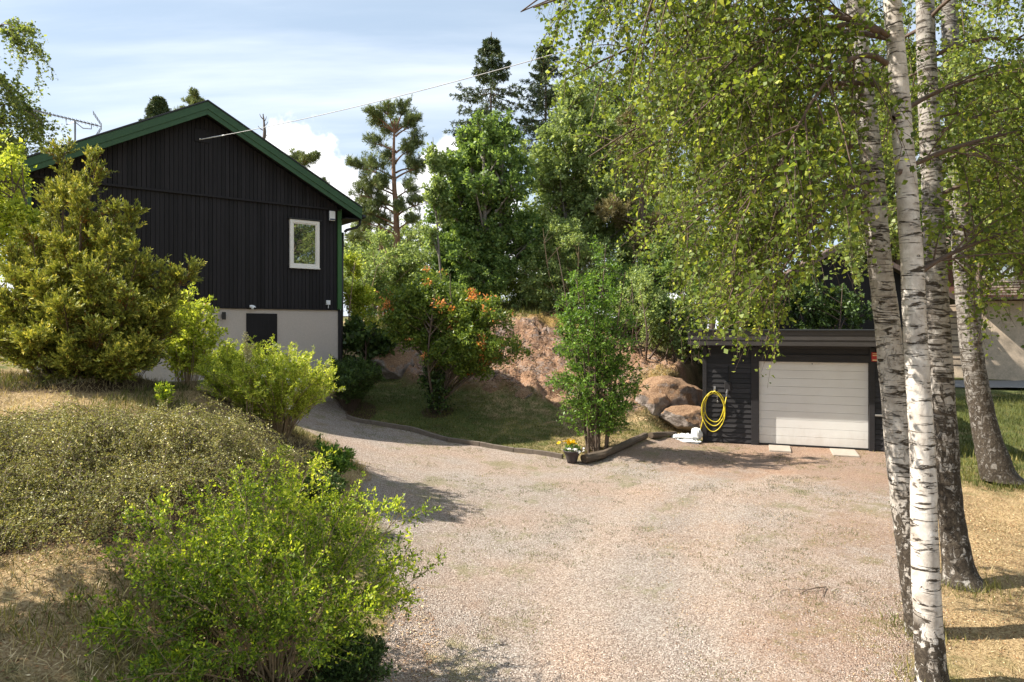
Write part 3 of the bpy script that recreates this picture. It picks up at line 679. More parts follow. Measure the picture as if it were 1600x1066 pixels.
# aerial on the far slope
ant = thing('tv_antenna', hw(6.45, 1.5, 7.2), 'thin television aerial with comb boom on the roof of the black house', 'antenna')
mx_, my_, _ = hw(6.45, 1.5, 0)
b = MB(); b.tube([(mx_, my_, 7.2), (mx_, my_, 8.22)], .022, 8); b.build('mast', M['grey_metal'], ant)
b = MB(); p0 = np.array([mx_ - .98, my_ - .1, 8.46]); p1 = np.array([mx_ + .62, my_ + .05, 8.10])
b.tube([p0, p1], .014, 6)
b.tube([p0 * .52 + p1 * .48 + (0, 0, -.02), (mx_ - .22, my_, 8.13), (mx_, my_, 8.20), (mx_ + .2, my_, 8.04), p0 * .14 + p1 * .86 + (0, 0, -.12), p0 * .14 + p1 * .86], .012, 6)
b.build('boom', M['grey_metal'], ant)
b = MB()
for i in range(17):
    q = p0 + (p1 - p0) * (i / 17.5 + .02); ln = .10 + .04 * (i / 17); d = np.array([.34, -.9, .12]) * ln
    b.tube([q - d, q + d], .006, 5); b.box(q[0] - .03, q[0] + .03, q[1] - .012, q[1] + .012, q[2] - .012, q[2] + .02)
b.build('director_rods', M['grey_metal'], ant)
b = MB()
for s in (1, -1):
    for i in range(5):
        q = p1 + np.array([.02 - .025 * i * 2, .0, s * (.04 + .075 * i)]); d = np.array([.5, -.85, 0]) * .17; b.tube([q - d, q + d], .006, 5)
    for dd in (-.14, 0, .14):
        b.tube([p1 + np.array([.02 + .5 * dd, -.85 * dd, s * .03]), p1 + np.array([-.2 + .5 * dd, -.85 * dd, s * .36])], .006, 5)
b.build('reflector_grid', M['grey_metal'], ant)

# overhead cable: anchored on the gable, sagging towards the camera side
A0 = np.array(hw(3.85, -.02, 7.86)); A1 = np.array([3.19, 10.0, 7.78]); dA = A1 - A0; A2 = A0 + dA * 2.3
pts = []
for i in range(60):
    s_ = i / 59 * 2.3; q = A0 + dA * s_; q[2] -= .9 * (s_ * (2.3 - s_)) / 1.3; q[2] += .9 * s_ ; pts.append(q)
b = MB(); b.tube(pts, .0075, 6); cable = b.build('overhead_cable', plain('cable_grey', (.42, .42, .42), .6, .1, 5, bmp=0))
setp(cable, 'thin pale overhead cable strung from the gable of the black house across the sky', 'cable')
b = MB(); b.tube([pts[0] + np.array([.0, 0, .02]), pts[0] * .985 + pts[1] * .015], .02, 6); b.tube([pts[0], pts[1], pts[2]], .013, 6); b.build('strain_clamp', M['white_plastic'], cable)

# ------------------------------------------------------------------ the garage
GO = (5.0, 17.9, 0); GU = (.94, -.342); GV = (.342, .94)
def gm(): return MB(GO, GU, GV)
def gw(u, v, z): return tuple(gm().w((u, v, z)))
GL = 4.27; D0, D1, DZ = 1.388, 3.897, 2.135
M['garage_wood'] = wood_black('garage_black_boards', (.030, .028, .030), grain=(.12, .12, 1.5), var=.45, rough=.6)
M['fascia_wood'] = wood_black('garage_fascia_boards', (.05, .045, .042), grain=(.12, .12, 1.5), var=.35, rough=.7)
gar = thing('garage', gw(2.1, 3, 0), 'low black timber garage with flat roof and wide white door', 'garage')
# shell, open where the door stands
b = gm(); dp = 6.0
b.box(.03, D0 - .10, .06, .16, 0, 2.6); b.box(D1 + .10, GL - .03, .06, .16, 0, 2.6); b.box(D0 - .10, D1 + .10, .062, .16, DZ + .06, 2.6)
b.box(.03, .13, .16, dp, 0, 2.6); b.box(GL - .13, GL - .03, .16, dp, 0, 2.6); b.box(.03, GL - .03, dp, dp + .1, 0, 2.6)
b.build('wall_core', M['garage_wood'], gar)
b = gm(); bh = .128; z = .035
while z < 2.5:
    for (a0, a1) in ((.10, D0 - .19), (D1 + .13, GL - .06)):
        v0 = .028 + random.uniform(-.002, .002)
        b.hexa([(a0, v0 - .012, z), (a1, v0 - .012, z), (a1, .058, z), (a0, .058, z), (a0, v0 + .008, z + bh - .012), (a1, v0 + .008, z + bh - .012), (a1, .058, z + bh - .012), (a0, .058, z + bh - .012)])
    if z > DZ + .08: b.box(D0 - .1, D1 + .1, .03, .058, z, z + bh - .012)
    z += bh
b.build('horizontal_boards', M['garage_wood'], gar)
for (a0, a1, z1) in ((0, .10, 2.5), (D0 - .19, D0 - .005, 2.5), (D1 + .005, D1 + .125, 2.5), (GL - .06, GL + .04, 2.5)):
    b = gm(); b.box(a0, a1, -.02, .06, .0, z1); b.build('post', M['garage_wood'], gar, bevel=.004)
b = gm(); b.box(D0 - .005, D1 + .005, -.018, .06, DZ + .006, DZ + .19); b.build('lintel_board', M['garage_wood'], gar, bevel=.004)
b = gm()
for i, (za, zb) in enumerate(((2.55, 2.685), (2.69, 2.815), (2.82, 2.915))):
    o_ = .012 * i
    b.box(-.32, GL + .35, -.41 - o_, -.38, za, zb); b.box(-.34, -.32, -.41 - o_, dp + .3, za, zb); b.box(GL + .35, GL + .37, -.41 - o_, dp + .3, za, zb)
b.build('fascia', M['fascia_wood'], gar)
b = gm(); b.box(-.32, GL + .35, -.38, dp + .3, 2.60, 2.90); b.build('roof', M['roof_felt'], gar)
b = gm(); b.box(-.36, GL + .39, -.46, dp + .34, 2.918, 2.945); b.build('roof_flashing', M['black_metal'], gar)
# door: five ribbed sections, each with a fine woodgrain relief
m, t, p, o = mat('garage_door_paint'); v = t.mapping(objc(t), scale=(.5, .5, 26))
n = t.noise(v, 4, 6, .65); 
t.l(t.ramp(t.noise(objc(t), 1.2, 5, .6), [(.3, (.70, .68, .65)), (.7, (.77, .76, .73))]), p.inputs['Base Color']); p.inputs['Roughness'].default_value = .5
bump(t, p, n, .22, .004); M['door'] = m
_g = t.n('ShaderNodeNewGeometry').outputs['Position']; _s = t.n('ShaderNodeSeparateXYZ'); t.l(_g, _s.inputs[0])
_d = t.math('MULTIPLY', t.smooth(t.math('ADD', t.math('MULTIPLY', _s.outputs[2], -1), t.math('MULTIPLY', t.noise(t.mapping(_g, scale=(3, 3, .8)), 2, 6, .7), 1.1)), .05, .55), .25)
_c = p.inputs['Base Color'].links[0].from_socket; t.l(t.mix(_d, _c, (.42, .35, .27)), p.inputs['Base Color'])
b = gm(); zs = np.linspace(.045, DZ, 6)
for i in range(5):
    zm = (zs[i] + zs[i + 1]) / 2
    for za, zb in ((zs[i], zm), (zm, zs[i + 1])):
        b.hexa([(D0, .098, za + .003), (D1, .098, za + .003), (D1, .13, za + .003), (D0, .13, za + .003), (D0, .098, zb - .003), (D1, .098, zb - .003), (D1, .13, zb - .003), (D0, .13, zb - .003)])
        b.box(D0 + .001, D1 - .001, .112, .131, zb - .004, zb + .004)
door = b.build('garage_door', M['door'], gar, bevel=.003)
b = gm(); b.box(D0, D1, .085, .14, .012, .045); b.build('door_seal', M['black_metal'], door)
b = gm(); b.tube([(D0 + 1.25, .085, 2.09), (D0 + 1.25, .105, 2.09)], .014, 8); b.build('lock', M['black_metal'], door)
b = gm(); b.box(D1 + .13, D1 + .31, -.045, .02, .86, .905); hd = b.build('door_latch', M['steel'], gar, bevel=.004)
# red notice by the door
sgn = thing('warning_sign', gw(4.02, 0, 2.2), 'small red and yellow notice under the garage eave by the birch', 'sign')
b = gm(); b.box(3.95, 4.13, -.03, -.022, 2.18, 2.40); b.build('plate', M['red'], sgn)
M['sign_yellow'] = plain('sign_yellow', (.75, .6, .3), .6, .1, 5, bmp=0)
for k, (z0, z1) in enumerate(((2.20, 2.225), (2.315, 2.335), (2.36, 2.375))):
    b = gm(); b.box(3.97, 4.11 - .02 * (k == 1), -.0335, -.0302, z0, z1); b.build('pale_stripe', M['sign_yellow'], sgn)

# hose, hook, tap box and sprinkler handle on the garage wall
M['hose'] = plain('yellow_hose', (.62, .50, .035), .45, .12, 20, bmp=0)
hose = thing('garden_hose', gw(.28, -.05, .32), 'coiled yellow garden hose hanging on the black garage wall', 'garden hose')
b = gm(); pts = []
for lp, (rx, rz, cx_, cz_) in enumerate(((.235, .40, .30, .95), (.27, .42, .285, .87), (.28, .52, .27, .82))):
    for i in range(40):
        a = math.pi / 2 - 2 * math.pi * i / 40
        pts.append((cx_ + rx * math.cos(a) + .015 * math.sin(3 * a + lp), -.075 - .016 * lp + .008 * math.sin(2 * a), cz_ + rz * math.sin(a)))
b.tube(pts, .0125, 7); b.tube([(.05, -.07, .80), (.0, -.09, .55), (-.06, -.10, .30), (-.10, -.12, .16)], .0125, 7)
b.build('coil', M['hose'], hose, smooth=True)
b = gm(); b.tube([(.52, -.09, .72), (.555, -.09, 1.0), (.60, -.08, 1.22)], .014, 7); b.build('hose_end', M['hose'], hose, smooth=True)
b = gm(); b.tube([(.60, -.08, 1.22), (.605, -.07, 1.30)], .02, 8); b.tube([(.605, -.07, 1.30), (.625, -.06, 1.40)], .032, 8); b.build('nozzle', M['grey_metal'], hose)
b = gm(); b.tube([(.30, .02, 1.40), (.30, -.09, 1.385), (.30, -.11, 1.42)], .009, 6); b.box(.275, .325, .008, .024, 1.34, 1.47)
setp(b.build('hose_hook', M['steel']), 'pale metal hook on the garage wall at the top of the yellow hose', 'hook')
b = gm(); b.box(.545, .70, -.075, .02, 1.36, 1.60); tb = b.build('tap_cabinet', M['garage_wood'], bevel=.01)
setp(tb, 'dark square cabinet on the garage boards above the hose end', 'cabinet')
b = gm(); b.tube([(.66, -.01, 1.60), (.66, -.01, 2.0)], .016, 8); b.build('conduit', M['black_metal'], tb)
tap = thing('garden_tap', gw(.36, 0, 1.05), 'small pale tap on the garage wall inside the hose coil', 'tap')
b = gm(); b.tube([(.37, .02, 1.16), (.37, -.04, 1.16), (.375, -.06, 1.10), (.38, -.06, 1.06)], .02, 8); b.build('spout', M['steel'], tap)
b = gm(); b.tube([(.34, -.03, 1.215), (.40, -.03, 1.225)], .012, 6); b.tube([(.37, -.03, 1.16), (.37, -.03, 1.22)], .008, 6); b.build('handle', M['steel'], tap)

# concrete slabs on the apron
M['concrete'] = plain('concrete', (.36, .31, .26), .95, .18, 9, bmp=.6)
for k, (u0, u1, v0, v1, lb) in enumerate(((1.62, 2.12, -.86, -.05, 'worn concrete slab before the left half of the garage door'),
                                      (3.02, 3.58, -.98, -.07, 'worn concrete slab before the right half of the garage door'))):
    b = gm(); b.box(u0, u1, v0, v1, -.03, .035)
    setp(b.build('concrete_slab', M['concrete'], bevel=.01), lb, 'paving slab', 'slabs in front of the garage door')

# ------------------------------------------------------------------ edging of the lawn
M['timber'] = plain('old_timber', (.105, .078, .055), .9, .45, 7, bmp=.8, sc=(.6, .6, 2))
M['edge'] = plain('edging_board', (.15, .12, .095), .9, .35, 9, bmp=.6)
edge_pts = [(-4.25, 17.55), (-3.55, 17.25), (-2.55, 16.85), (-1.53, 16.2), (-.75, 15.92), (.05, 15.6), (1.12, 15.12)]
for i in range(len(edge_pts) - 1):
    (x0, y0), (x1, y1) = edge_pts[i], edge_pts[i + 1]; L = math.hypot(x1 - x0, y1 - y0); ux, uy = (x1 - x0) / L, (y1 - y0) / L
    n = 5; b = MB((x0, y0, 0), (ux, uy), (-uy, ux)); hs = [H(x0 + ux * L * k / n, y0 + uy * L * k / n) for k in range(n + 1)]
    hh = .10
    for k in range(n):
        a0, a1 = L * k / n + (.012 if k == 0 else 0), L * (k + 1) / n
        b.hexa([(a0, -.04, hs[k] - .12), (a1, -.04, hs[k + 1] - .12), (a1, .04, hs[k + 1] - .12), (a0, .04, hs[k] - .12),
                (a0, -.04, hs[k] + hh), (a1, -.04, hs[k + 1] + hh), (a1, .04, hs[k + 1] + hh), (a0, .04, hs[k] + hh)])
    o = b.build('lawn_edging', M['edge'], bevel=.006)
    setp(o, ['edging board of the lawn, beside the yellow green shrub', 'edging board of the lawn, second from the yellow green shrub',
             'edging board of the lawn, third from the yellow green shrub', 'edging board of the lawn, below the orange tipped shrub',
             'edging board of the lawn, second from the flower pot', 'edging board of the lawn, just left of the flower pot'][i], 'lawn edging', 'edging boards between lawn and drive')
def timber(x0, y0, x1, y1, w_, h_, lb, lift=.02):
    L = math.hypot(x1 - x0, y1 - y0); b = MB((x0, y0, 0), ((x1 - x0) / L, (y1 - y0) / L), (-(y1 - y0) / L, (x1 - x0) / L)); z0, z1 = H(x0, y0) + lift, H(x1, y1) + lift
    n = 7; rows = []
    V = []; k = 10
    for i in range(n + 1):
        for j in range(k):
            a = 2 * math.pi * j / k + .3; r = 1 + .07 * math.sin(3 * a + i) + random.uniform(-.03, .03)
            V.append((L * i / n, w_ / 2 * math.cos(a) * r, z0 + (z1 - z0) * i / n + h_ * .42 + h_ * .5 * math.sin(a) * r))
    Fs = [(i * k + j, i * k + (j + 1) % k, (i + 1) * k + (j + 1) % k, (i + 1) * k + j) for i in range(n) for j in range(k)]
    Fs += [tuple(range(k))[::-1], tuple(n * k + j for j in range(k))]
    b.add(V, Fs); setp(b.build('edging_log', M['timber'], smooth=False), lb, 'log', 'old logs edging the lawn corner')
timber(1.55, 14.72, 2.02, 15.12, .22, .20, 'short end log on the gravel right beside the flower pot')
timber(2.03, 15.18, 3.32, 17.0, .17, .17, 'long dark edging log right of the thin stemmed tree')
timber(3.5, 17.25, 4.35, 18.25, .17, .16, 'weathered edging log next to the white sacks')

# pot of yellow and white flowers
px_, py_ = 1.30, 14.78; pz = H(px_, py_)
pot = thing('flower_pot', (px_, py_, pz), 'dark flared flower pot of yellow and white blooms at the lawn corner', 'flower pot')
b = MB(); b.lathe((px_, py_, pz), [(.0, 0.01), (.10, 0.0), (.115, .05), (.145, .16), (.185, .245), (.20, .25), (.20, .27), (.178, .27), (.165, .22), (0, .21)], 28)
b.build('pot', plain('dark_clay', (.055, .045, .045), .7, .35, 12, bmp=.4), pot, smooth=True)
L_ = Leaves(); C = radial((px_, py_, pz + .2), 70, .19, .22, .25); L_.on(C, 8, .045, .022, 50, .2); L_.build('foliage', M['l_fresh'], pot)
def blossoms(name, base, n, sx, z0, z1, r, m, parent, dxs=0, pet=6):
    L = Leaves(); P = np.stack([rng.normal(size=n) * sx + base[0] + dxs, rng.normal(size=n) * sx + base[1], base[2] + z0 + rng.random(n) * (z1 - z0)], -1)
    up = nrm(np.stack([rng.normal(size=n) * .5, rng.normal(size=n) * .5 - .5, np.ones(n)], -1)); a = perp(up, n); c = np.cross(up, a)
    for i in range(n):
        L = Leaves()
        for k in range(pet):
            an = 2 * math.pi * k / pet; q = slice(i, i + 1); L.put(P[q], a[q] * math.cos(an) + c[q] * math.sin(an) + up[q] * .25, r, r * .8, N=up[q])
        L.put(P[q], up[q], r * .5, r * .5); L.build(name, m, parent)
M['f_yellow'] = leafmat('petal_yellow', [(0, (.70, .34, .0)), (1, (.85, .55, .01))], .3, .6)
M['f_white'] = leafmat('petal_white', [(0, (.66, .64, .68)), (1, (.85, .82, .85))], .3, .6)
M['f_pink'] = leafmat('petal_pink', [(0, (.55, .06, .18)), (1, (.75, .22, .38))], .3, .6)
blossoms('yellow_flower', (px_ - .05, py_, pz), 16, .075, .40, .50, .055, M['f_yellow'], pot)
blossoms('white_flower', (px_ + .02, py_ - .06, pz), 40, .10, .24, .36, .034, M['f_white'], pot)

# folded white sacks beside the garage
M['sack'] = plain('white_sack', (.62, .62, .60), .6, .2, 6, bmp=.3)
def sack(cx_, cy_, z, lx, ly, h_, rot, lb, seed):
    nx, ny = 26, 16; V = []; 
    for side in (1, -1):
        for j in range(ny + 1):
            for i in range(nx + 1):
                a, c = i / nx * 2 - 1, j / ny * 2 - 1; e = (1 - abs(a) ** 4) * (1 - abs(c) ** 4)
                wv = (fbm(np.array([a * 3 + seed]), np.array([c * 3.0]), seed, 4, seed)[0] - .5)
                wr = abs(fbm(np.array([a * 4 + seed]), np.array([c * 4.0]), seed, 3, seed + 5)[0] - .5)
                x = a * lx * (1 + .08 * wv); y = c * ly * (1 + .1 * wv); zz = z + h_ * .5 + side * h_ * .5 * max(e, 0) ** .5 + wv * .06 - wr * .26 * (side > 0)
                V.append((cx_ + x * math.cos(rot) - y * math.sin(rot), cy_ + x * math.sin(rot) + y * math.cos(rot), zz))
    Fs = []; n1 = (nx + 1) * (ny + 1)
    for j in range(ny):
        for i in range(nx):
            q = j * (nx + 1) + i; Fs.append((q, q + 1, q + nx + 2, q + nx + 1)); Fs.append((n1 + q, n1 + q + nx + 1, n1 + q + nx + 2, n1 + q + 1))
    b = MB(); b.add(V, Fs); setp(b.build('sack', M['sack'], smooth=True), lb, 'sack', 'white sacks heaped beside the garage')
sack(4.42, 17.75, .02, .42, .27, .09, .1, 'flat white sack lowest in the heap by the garage post', 3)
sack(4.55, 17.98, .10, .34, .24, .10, -.2, 'crumpled white sack on top of the heap left of the garage', 8)
sack(4.84, 17.88, .08, .09, .15, .30, .3, 'narrow white sack propped upright against the garage corner', 12)
# dry twig fallen on the gravel
b = MB(); tz = H(3.3, 7.75) + .012
b.tube([(3.22, 7.66, tz), (3.36, 7.77, tz + .01), (3.47, 7.80, tz + .02), (3.62, 7.86, tz + .01)], [.003, .005, .006, .004], 6)
b.tube([(3.60, 7.85, tz + .012), (3.53, 7.74, tz + .01), (3.45, 7.58, tz)], [.006, .005, .003], 6); b.tube([(3.36, 7.77, tz + .01), (3.2, 7.80, tz + .01), (3.05, 7.76, tz)], [.004, .003, .002], 5)
setp(b.build('fallen_twig', M['twig']), 'thin dark forked twig lying alone on the gravel', 'twig')

# ------------------------------------------------------------------ boulders at the foot of the rock
def rock_material():
    m, t, p, o = mat('boulder'); geo = t.n('ShaderNodeNewGeometry'); v = geo.outputs['Position']; sp = t.n('ShaderNodeSeparateXYZ'); t.l(geo.outputs['Normal'], sp.inputs[0])
    n3 = t.noise(v, 5, 8, .72); n4 = t.noise(v, 28, 6, .7)
    gran = t.ramp(n3, [(.3, (.11, .09, .08)), (.5, (.25, .205, .18)), (.7, (.43, .38, .34))])
    cover = t.ramp(n4, [(.3, (.12, .06, .03)), (.5, (.27, .16, .09)), (.7, (.42, .285, .17)), (.85, (.54, .41, .27))])
    up = t.smooth(t.math('ADD', sp.outputs[2], t.math('MULTIPLY', t.math('SUBTRACT', t.noise(v, 3, 6, .7), .5), 1.8)), .0, .4)
    t.l(t.mix(up, gran, cover), p.inputs['Base Color']); p.inputs['Roughness'].default_value = .95
    bump(t, p, t.math('ADD', n4, t.math('MULTIPLY', n3, 2)), .9, .04); return m
M['boulder'] = rock_material()
import bmesh
def boulder(x, y, z, sx, sy, sz, seed, lb, rot=0):
    bm = bmesh.new(); bmesh.ops.create_icosphere(bm, subdivisions=5, radius=1); V = np.array([v.co[:] for v in bm.verts]); bm.faces.ensure_lookup_table(); Fc = np.array([[v.index for v in f.verts] for f in bm.faces]); bm.free()
    rg = np.random.default_rng(seed)
    for k in range(13):                       # planar cuts give hard fractured faces
        n = nrm(rg.normal(size=3)); d = .62 + .25 * rg.random(); q = V @ n; e = np.maximum(q - d, 0); V = V - e[:, None] * n * .93
    V = V * (1 + (fbm(V[:, 0] * 3 + seed, V[:, 1] * 3, V[:, 2] * 3, 5, seed) - .5)[:, None] * .28)
    V = V * (sx, sy, sz); c, s_ = math.cos(rot), math.sin(rot); V = np.stack([V[:, 0] * c - V[:, 1] * s_, V[:, 0] * s_ + V[:, 1] * c, V[:, 2]], -1) + (x, y, z)
    setp(mesh('boulder', V, Fc, M['boulder'], smooth=False), lb, 'boulder', 'boulders at the foot of the rock')
boulder(4.75, 20.4, .85, 1.1, .9, .85, 3, 'largest rusty moss covered boulder between saplings and garage', .3)
boulder(4.05, 19.75, .6, .55, .6, .65, 5, 'upright boulder with a dark cleft right behind the thin stemmed tree', .9)
boulder(4.9, 19.15, .42, .75, .45, .42, 9, 'low flat boulder in front of the rusty moss covered one', -.2)
boulder(1.6, 19.9, .65, .6, .4, .35, 14, 'low boulder at the shaded rock foot left of the thin tree', .1)
boulder(.4, 20.1, .8, .55, .4, .4, 17, 'shaded boulder at the middle of the rock foot', .7)
boulder(-.6, 20.3, .95, .5, .45, .42, 21, 'shaded boulder just right of the orange tipped shrub', .2)
boulder(-3.7, 21.6, 1.75, 1.0, .7, .75, 23, 'grey boulder between the house corner and the orange tipped shrub', .4)
boulder(-4.6, 21.0, 1.35, .5, .45, .35, 26, 'small grey boulder beside the dark shrub at the house corner', .0)
boulder(1.9, 22.3, 2.25, .8, .5, .35, 29, 'sunlit slab of rock standing out of the brown slope', .5)

# ------------------------------------------------------------------ neighbouring buildings and the street on the right
M['render_beige'] = plain('beige_render', (.56, .45, .34), .95, .32, 2.2, bmp=.5)
M['red_brown'] = wood_black('red_brown_boards', (.14, .065, .05), var=.3)
M['tile'] = plain('brown_roof_tiles', (.17, .12, .10), .9, .35, 6, bmp=.7)
M['pale_wood'] = plain('pale_railing', (.50, .40, .31), .8, .15, 6, bmp=.2)
M['asphalt'] = plain('asphalt', (.21, .205, .20), 1.0, .15, 10, bmp=.4, spec=.05)
b = MB(); 
V = []; n = 40
for i in range(n + 1):
    x = 13 + 60 * i / n
    for y in (32.6, 37.2): V.append((x, y, max(H(x, y), 0) * .3 + .12))
b.add(V, [(2 * i, 2 * i + 2, 2 * i + 3, 2 * i + 1) for i in range(n)])
rd = b.build('road', M['asphalt']); rd['kind'] = 'structure'
nb = thing('neighbour_house', (28, 42, 0), 'beige and red brown neighbour house half hidden behind the birch trunks', 'house')
def nm(): return MB((24.0, 40.5, 0), (.906, -.423), (.423, .906))
b = nm(); b.box(-2.5, 16, 0, 9, -.5, 4.5); b.build('basement_wall', M['render_beige'], nb)
b = nm(); x = -2.5
while x < 16: b.box(x, x + .19, -.03 + random.uniform(-.01, .01), .1, 4.52, 7.6); x += .2
b.box(-2.5, 16, .1, 9, 4.5, 7.6); b.build('upper_wall', M['red_brown'], nb)
b = nm(); b.hexa([(-3.3, -.8, 7.5), (16.8, -.8, 7.5), (16.8, 4.5, 10), (-3.3, 4.5, 10), (-3.3, -.8, 7.7), (16.8, -.8, 7.7), (16.8, 4.5, 10.2), (-3.3, 4.5, 10.2)])
b.hexa([(-3.3, 4.5, 10), (16.8, 4.5, 10), (16.8, 9.8, 7.5), (-3.3, 9.8, 7.5), (-3.3, 4.5, 10.2), (16.8, 4.5, 10.2), (16.8, 9.8, 7.7), (-3.3, 9.8, 7.7)])
b.build('roof', M['tile'], nb)
b = nm()
for k in range(11): b.box(1.3, 2.3, -.12 - .25 * (11 - k), -.12 - .25 * (10 - k), .9 + .33 * k, .97 + .33 * k)
for xx in (1.24, 2.3): b.hexa([(xx, -3.0, .7), (xx + .06, -3.0, .7), (xx + .06, -.1, 4.4), (xx, -.1, 4.4), (xx, -3.0, .95), (xx + .06, -3.0, .95), (xx + .06, -.1, 4.65), (xx, -.1, 4.65)])
b.build('stairs', M['bark_brown'], nb)
def balcony(x0, x1, z0):
    b = nm()
    for k in range(8): b.box(x0, x1, -1.3, -1.26, z0 + .14 * k, z0 + .14 * k + .085)
    xx = x0
    while xx <= x1: b.box(xx, xx + .07, -1.25, -1.18, z0 - .1, z0 + 1.15); xx += 1.3
    b.build('slatted_railing', M['pale_wood'], nb)
    b = nm(); b.box(x0, x1, -1.3, 0, z0 - .25, z0 - .1); b.build('balcony_floor', M['bark_brown'], nb)
balcony(-1.6, .6, 5.2); balcony(2.5, 8, 4.8)
for x0 in (3.3, 7.0):
    b = nm(); b.box(x0, x0 + 1.5, -.06, .0, 5.6, 6.9); f = b.build('window', M['white_paint'], nb)
    b = nm(); b.box(x0 + .1, x0 + 1.4, -.075, -.055, 5.7, 6.8); b.build('pane', M['glass'], f)
sh = thing('cabin', (13.2, 28, 0), 'dark cabin with brown tiled roof above the garage roof', 'cabin')
b = MB((13.4, 27.4, 0), (.98, -.2), (.2, .98)); zr = 6.3
b.add([(-3.3, 0, 0), (3.3, 0, 0), (3.3, 0, 4.3), (0, 0, zr), (-3.3, 0, 4.3), (-3.3, 6, 0), (3.3, 6, 0), (3.3, 6, 4.3), (0, 6, zr), (-3.3, 6, 4.3)],
      [(0, 1, 2, 3, 4), (9, 8, 7, 6, 5), (0, 4, 9, 5), (1, 6, 7, 2)])
b.build('wall', M['siding'], sh)
b = MB((13.4, 27.4, 0), (.98, -.2), (.2, .98))
for s in (-1, 1):
    b.hexa([(0, -.5, zr), (s * 4, -.5, 3.9), (s * 4, 6.5, 3.9), (0, 6.5, zr), (0, -.5, zr + .2), (s * 4, -.5, 4.1), (s * 4, 6.5, 4.1), (0, 6.5, zr + .2)])
b.build('roof', M['tile'], sh)

# ------------------------------------------------------------------ the birches
def zmin_birch(P):
    X = P[:, 0]; z = np.interp(X, [-.6, .1, .18, .97, 1.46, 1.75, 2.1, 2.4, 2.62, 3.05, 3.6, 4.1, 4.7, 7], [9, 6.6, 5.8, 4.6, 3.75, 3.05, 2.6, 2.35, 2.75, 3.55, 3.7, 2.9, 2.65, 2.5])
    return z + (fbm(X * 2.2, P[:, 1] * 1.4, 0, 3, 88) - .5) * 1.0
def keep_birch(P): return (P[:, 2] > zmin_birch(P)) & (P[:, 1] > 4.8) & (P[:, 0] > -.25)
def birch(label, pts, rad, barkm, limbs, nrand, rl, seed, leafm, twn=9, lfn=16, zlo=4.6, zhi=8.6, side=None, lsize=.044, keep=keep_birch, yspan=1.0, name='birch_tree', group='birches beside the gravel drive', hang=.5):
    t = thing(name, pts[0], label, 'tree', group)
    wd = Wood(); P = wd.poly(pts, rad, 18, .05, seed)
    wd.build('trunk', barkm, t)
    # knots and limb collars are real swellings of the trunk
    C = [np.array(l, float) for l in limbs]
    zz = P[:, 2]
    for k in range(nrand):
        z = zlo + (zhi - zlo) * rng.random(); p = P[np.argmin(abs(zz - z))]
        az = (math.pi + rng.normal() * .75) if side == 'L' else (rng.normal() * .9 if side == 'R' else rng.random() * 6.283)
        L = rl * (.65 + .5 * rng.random()) * (1 - .35 * (z - zlo) / (zhi - zlo + 3)); d = np.array([math.cos(az), math.sin(az) * yspan, 0])
        e = p + d * L + (0, 0, -.25 - .6 * rng.random() + .25 * L * (rng.random() - .4)); m_ = p + d * L * .5 + (0, 0, .35 + .3 * rng.random())
        C.append(np.array([p, m_, e]))
    C = np.array(C); w1 = Wood()
    w1.curves(C, .028 * (1 + .0 * C[:, 0, 0]), .007, 8, 6)
    c2 = children(C, 12, .95, 48, .18, 1.0, up=-.1, droop=.25); c2 = c2[keep(c2[:, 2])] if keep else c2
    c3 = children(c2, twn, .5, 50, .1, 1.0, up=-hang, droop=.45, var=.45); c3 = c3[keep(c3[:, 2] + (0, 0, .05))] if keep else c3
    w1.curves(c2, .009, .003, 5, 4); w1.curves(c3, .003, .0012, 3, 3)
    w1.build('branches', M['twig'], t)
    lf = Leaves(); lf.on(c3, lfn, lsize, lsize * .76, 72, .05, 1.0, up=-.22, spread=.026, keep=keep, curve_rnd=.25, var=.34)
    lf.on(c2, 10, lsize, lsize * .74, 62, .3, 1.0, up=-.3, spread=.03, keep=keep)
    lf.build('crown', leafm, t)
    return t
def trunk_px(lst):
    return [at(px, py, Y) for px, py, Y in lst]
# A: the bright slender trunk in front
A_pts = trunk_px([(1457, 1075, 5.78), (1455, 1040, 5.8), (1447, 900, 5.85), (1442, 720, 5.95), (1432, 560, 6.05), (1424, 400, 6.15), (1413, 240, 6.25), (1402, 100, 6.3), (1393, -20, 6.35), (1385, -200, 6.4), (1375, -420, 6.4)])
B_pts = trunk_px([(1441, 1000, 6.75), (1437, 970, 6.76), (1422, 850, 6.8), (1404, 700, 6.9), (1388, 520, 7.0), (1372, 380, 7.1), (1360, 240, 7.15), (1342, 80, 7.2), (1332, -20, 7.2), (1315, -180, 7.2), (1300, -380, 7.2)])
C_pts = trunk_px([(1506, 915, 8.05), (1498, 885, 8.1), (1484, 780, 8.2), (1474, 620, 8.3), (1463, 430, 8.4), (1455, 250, 8.45), (1448, 90, 8.5), (1444, -30, 8.5), (1436, -200, 8.5), (1430, -400, 8.5)])
D_pts = trunk_px([(1567, 750, 13.3), (1556, 730, 13.3), (1538, 660, 13.4), (1520, 560, 13.5), (1508, 440, 13.6), (1499, 300, 13.7), (1490, 160, 13.8), (1484, 20, 13.8), (1476, -200, 13.9)])
E_pts = trunk_px([(1216, 560, 24), (1214, 480, 24), (1210, 400, 24), (1204, 250, 24), (1200, 100, 24)])
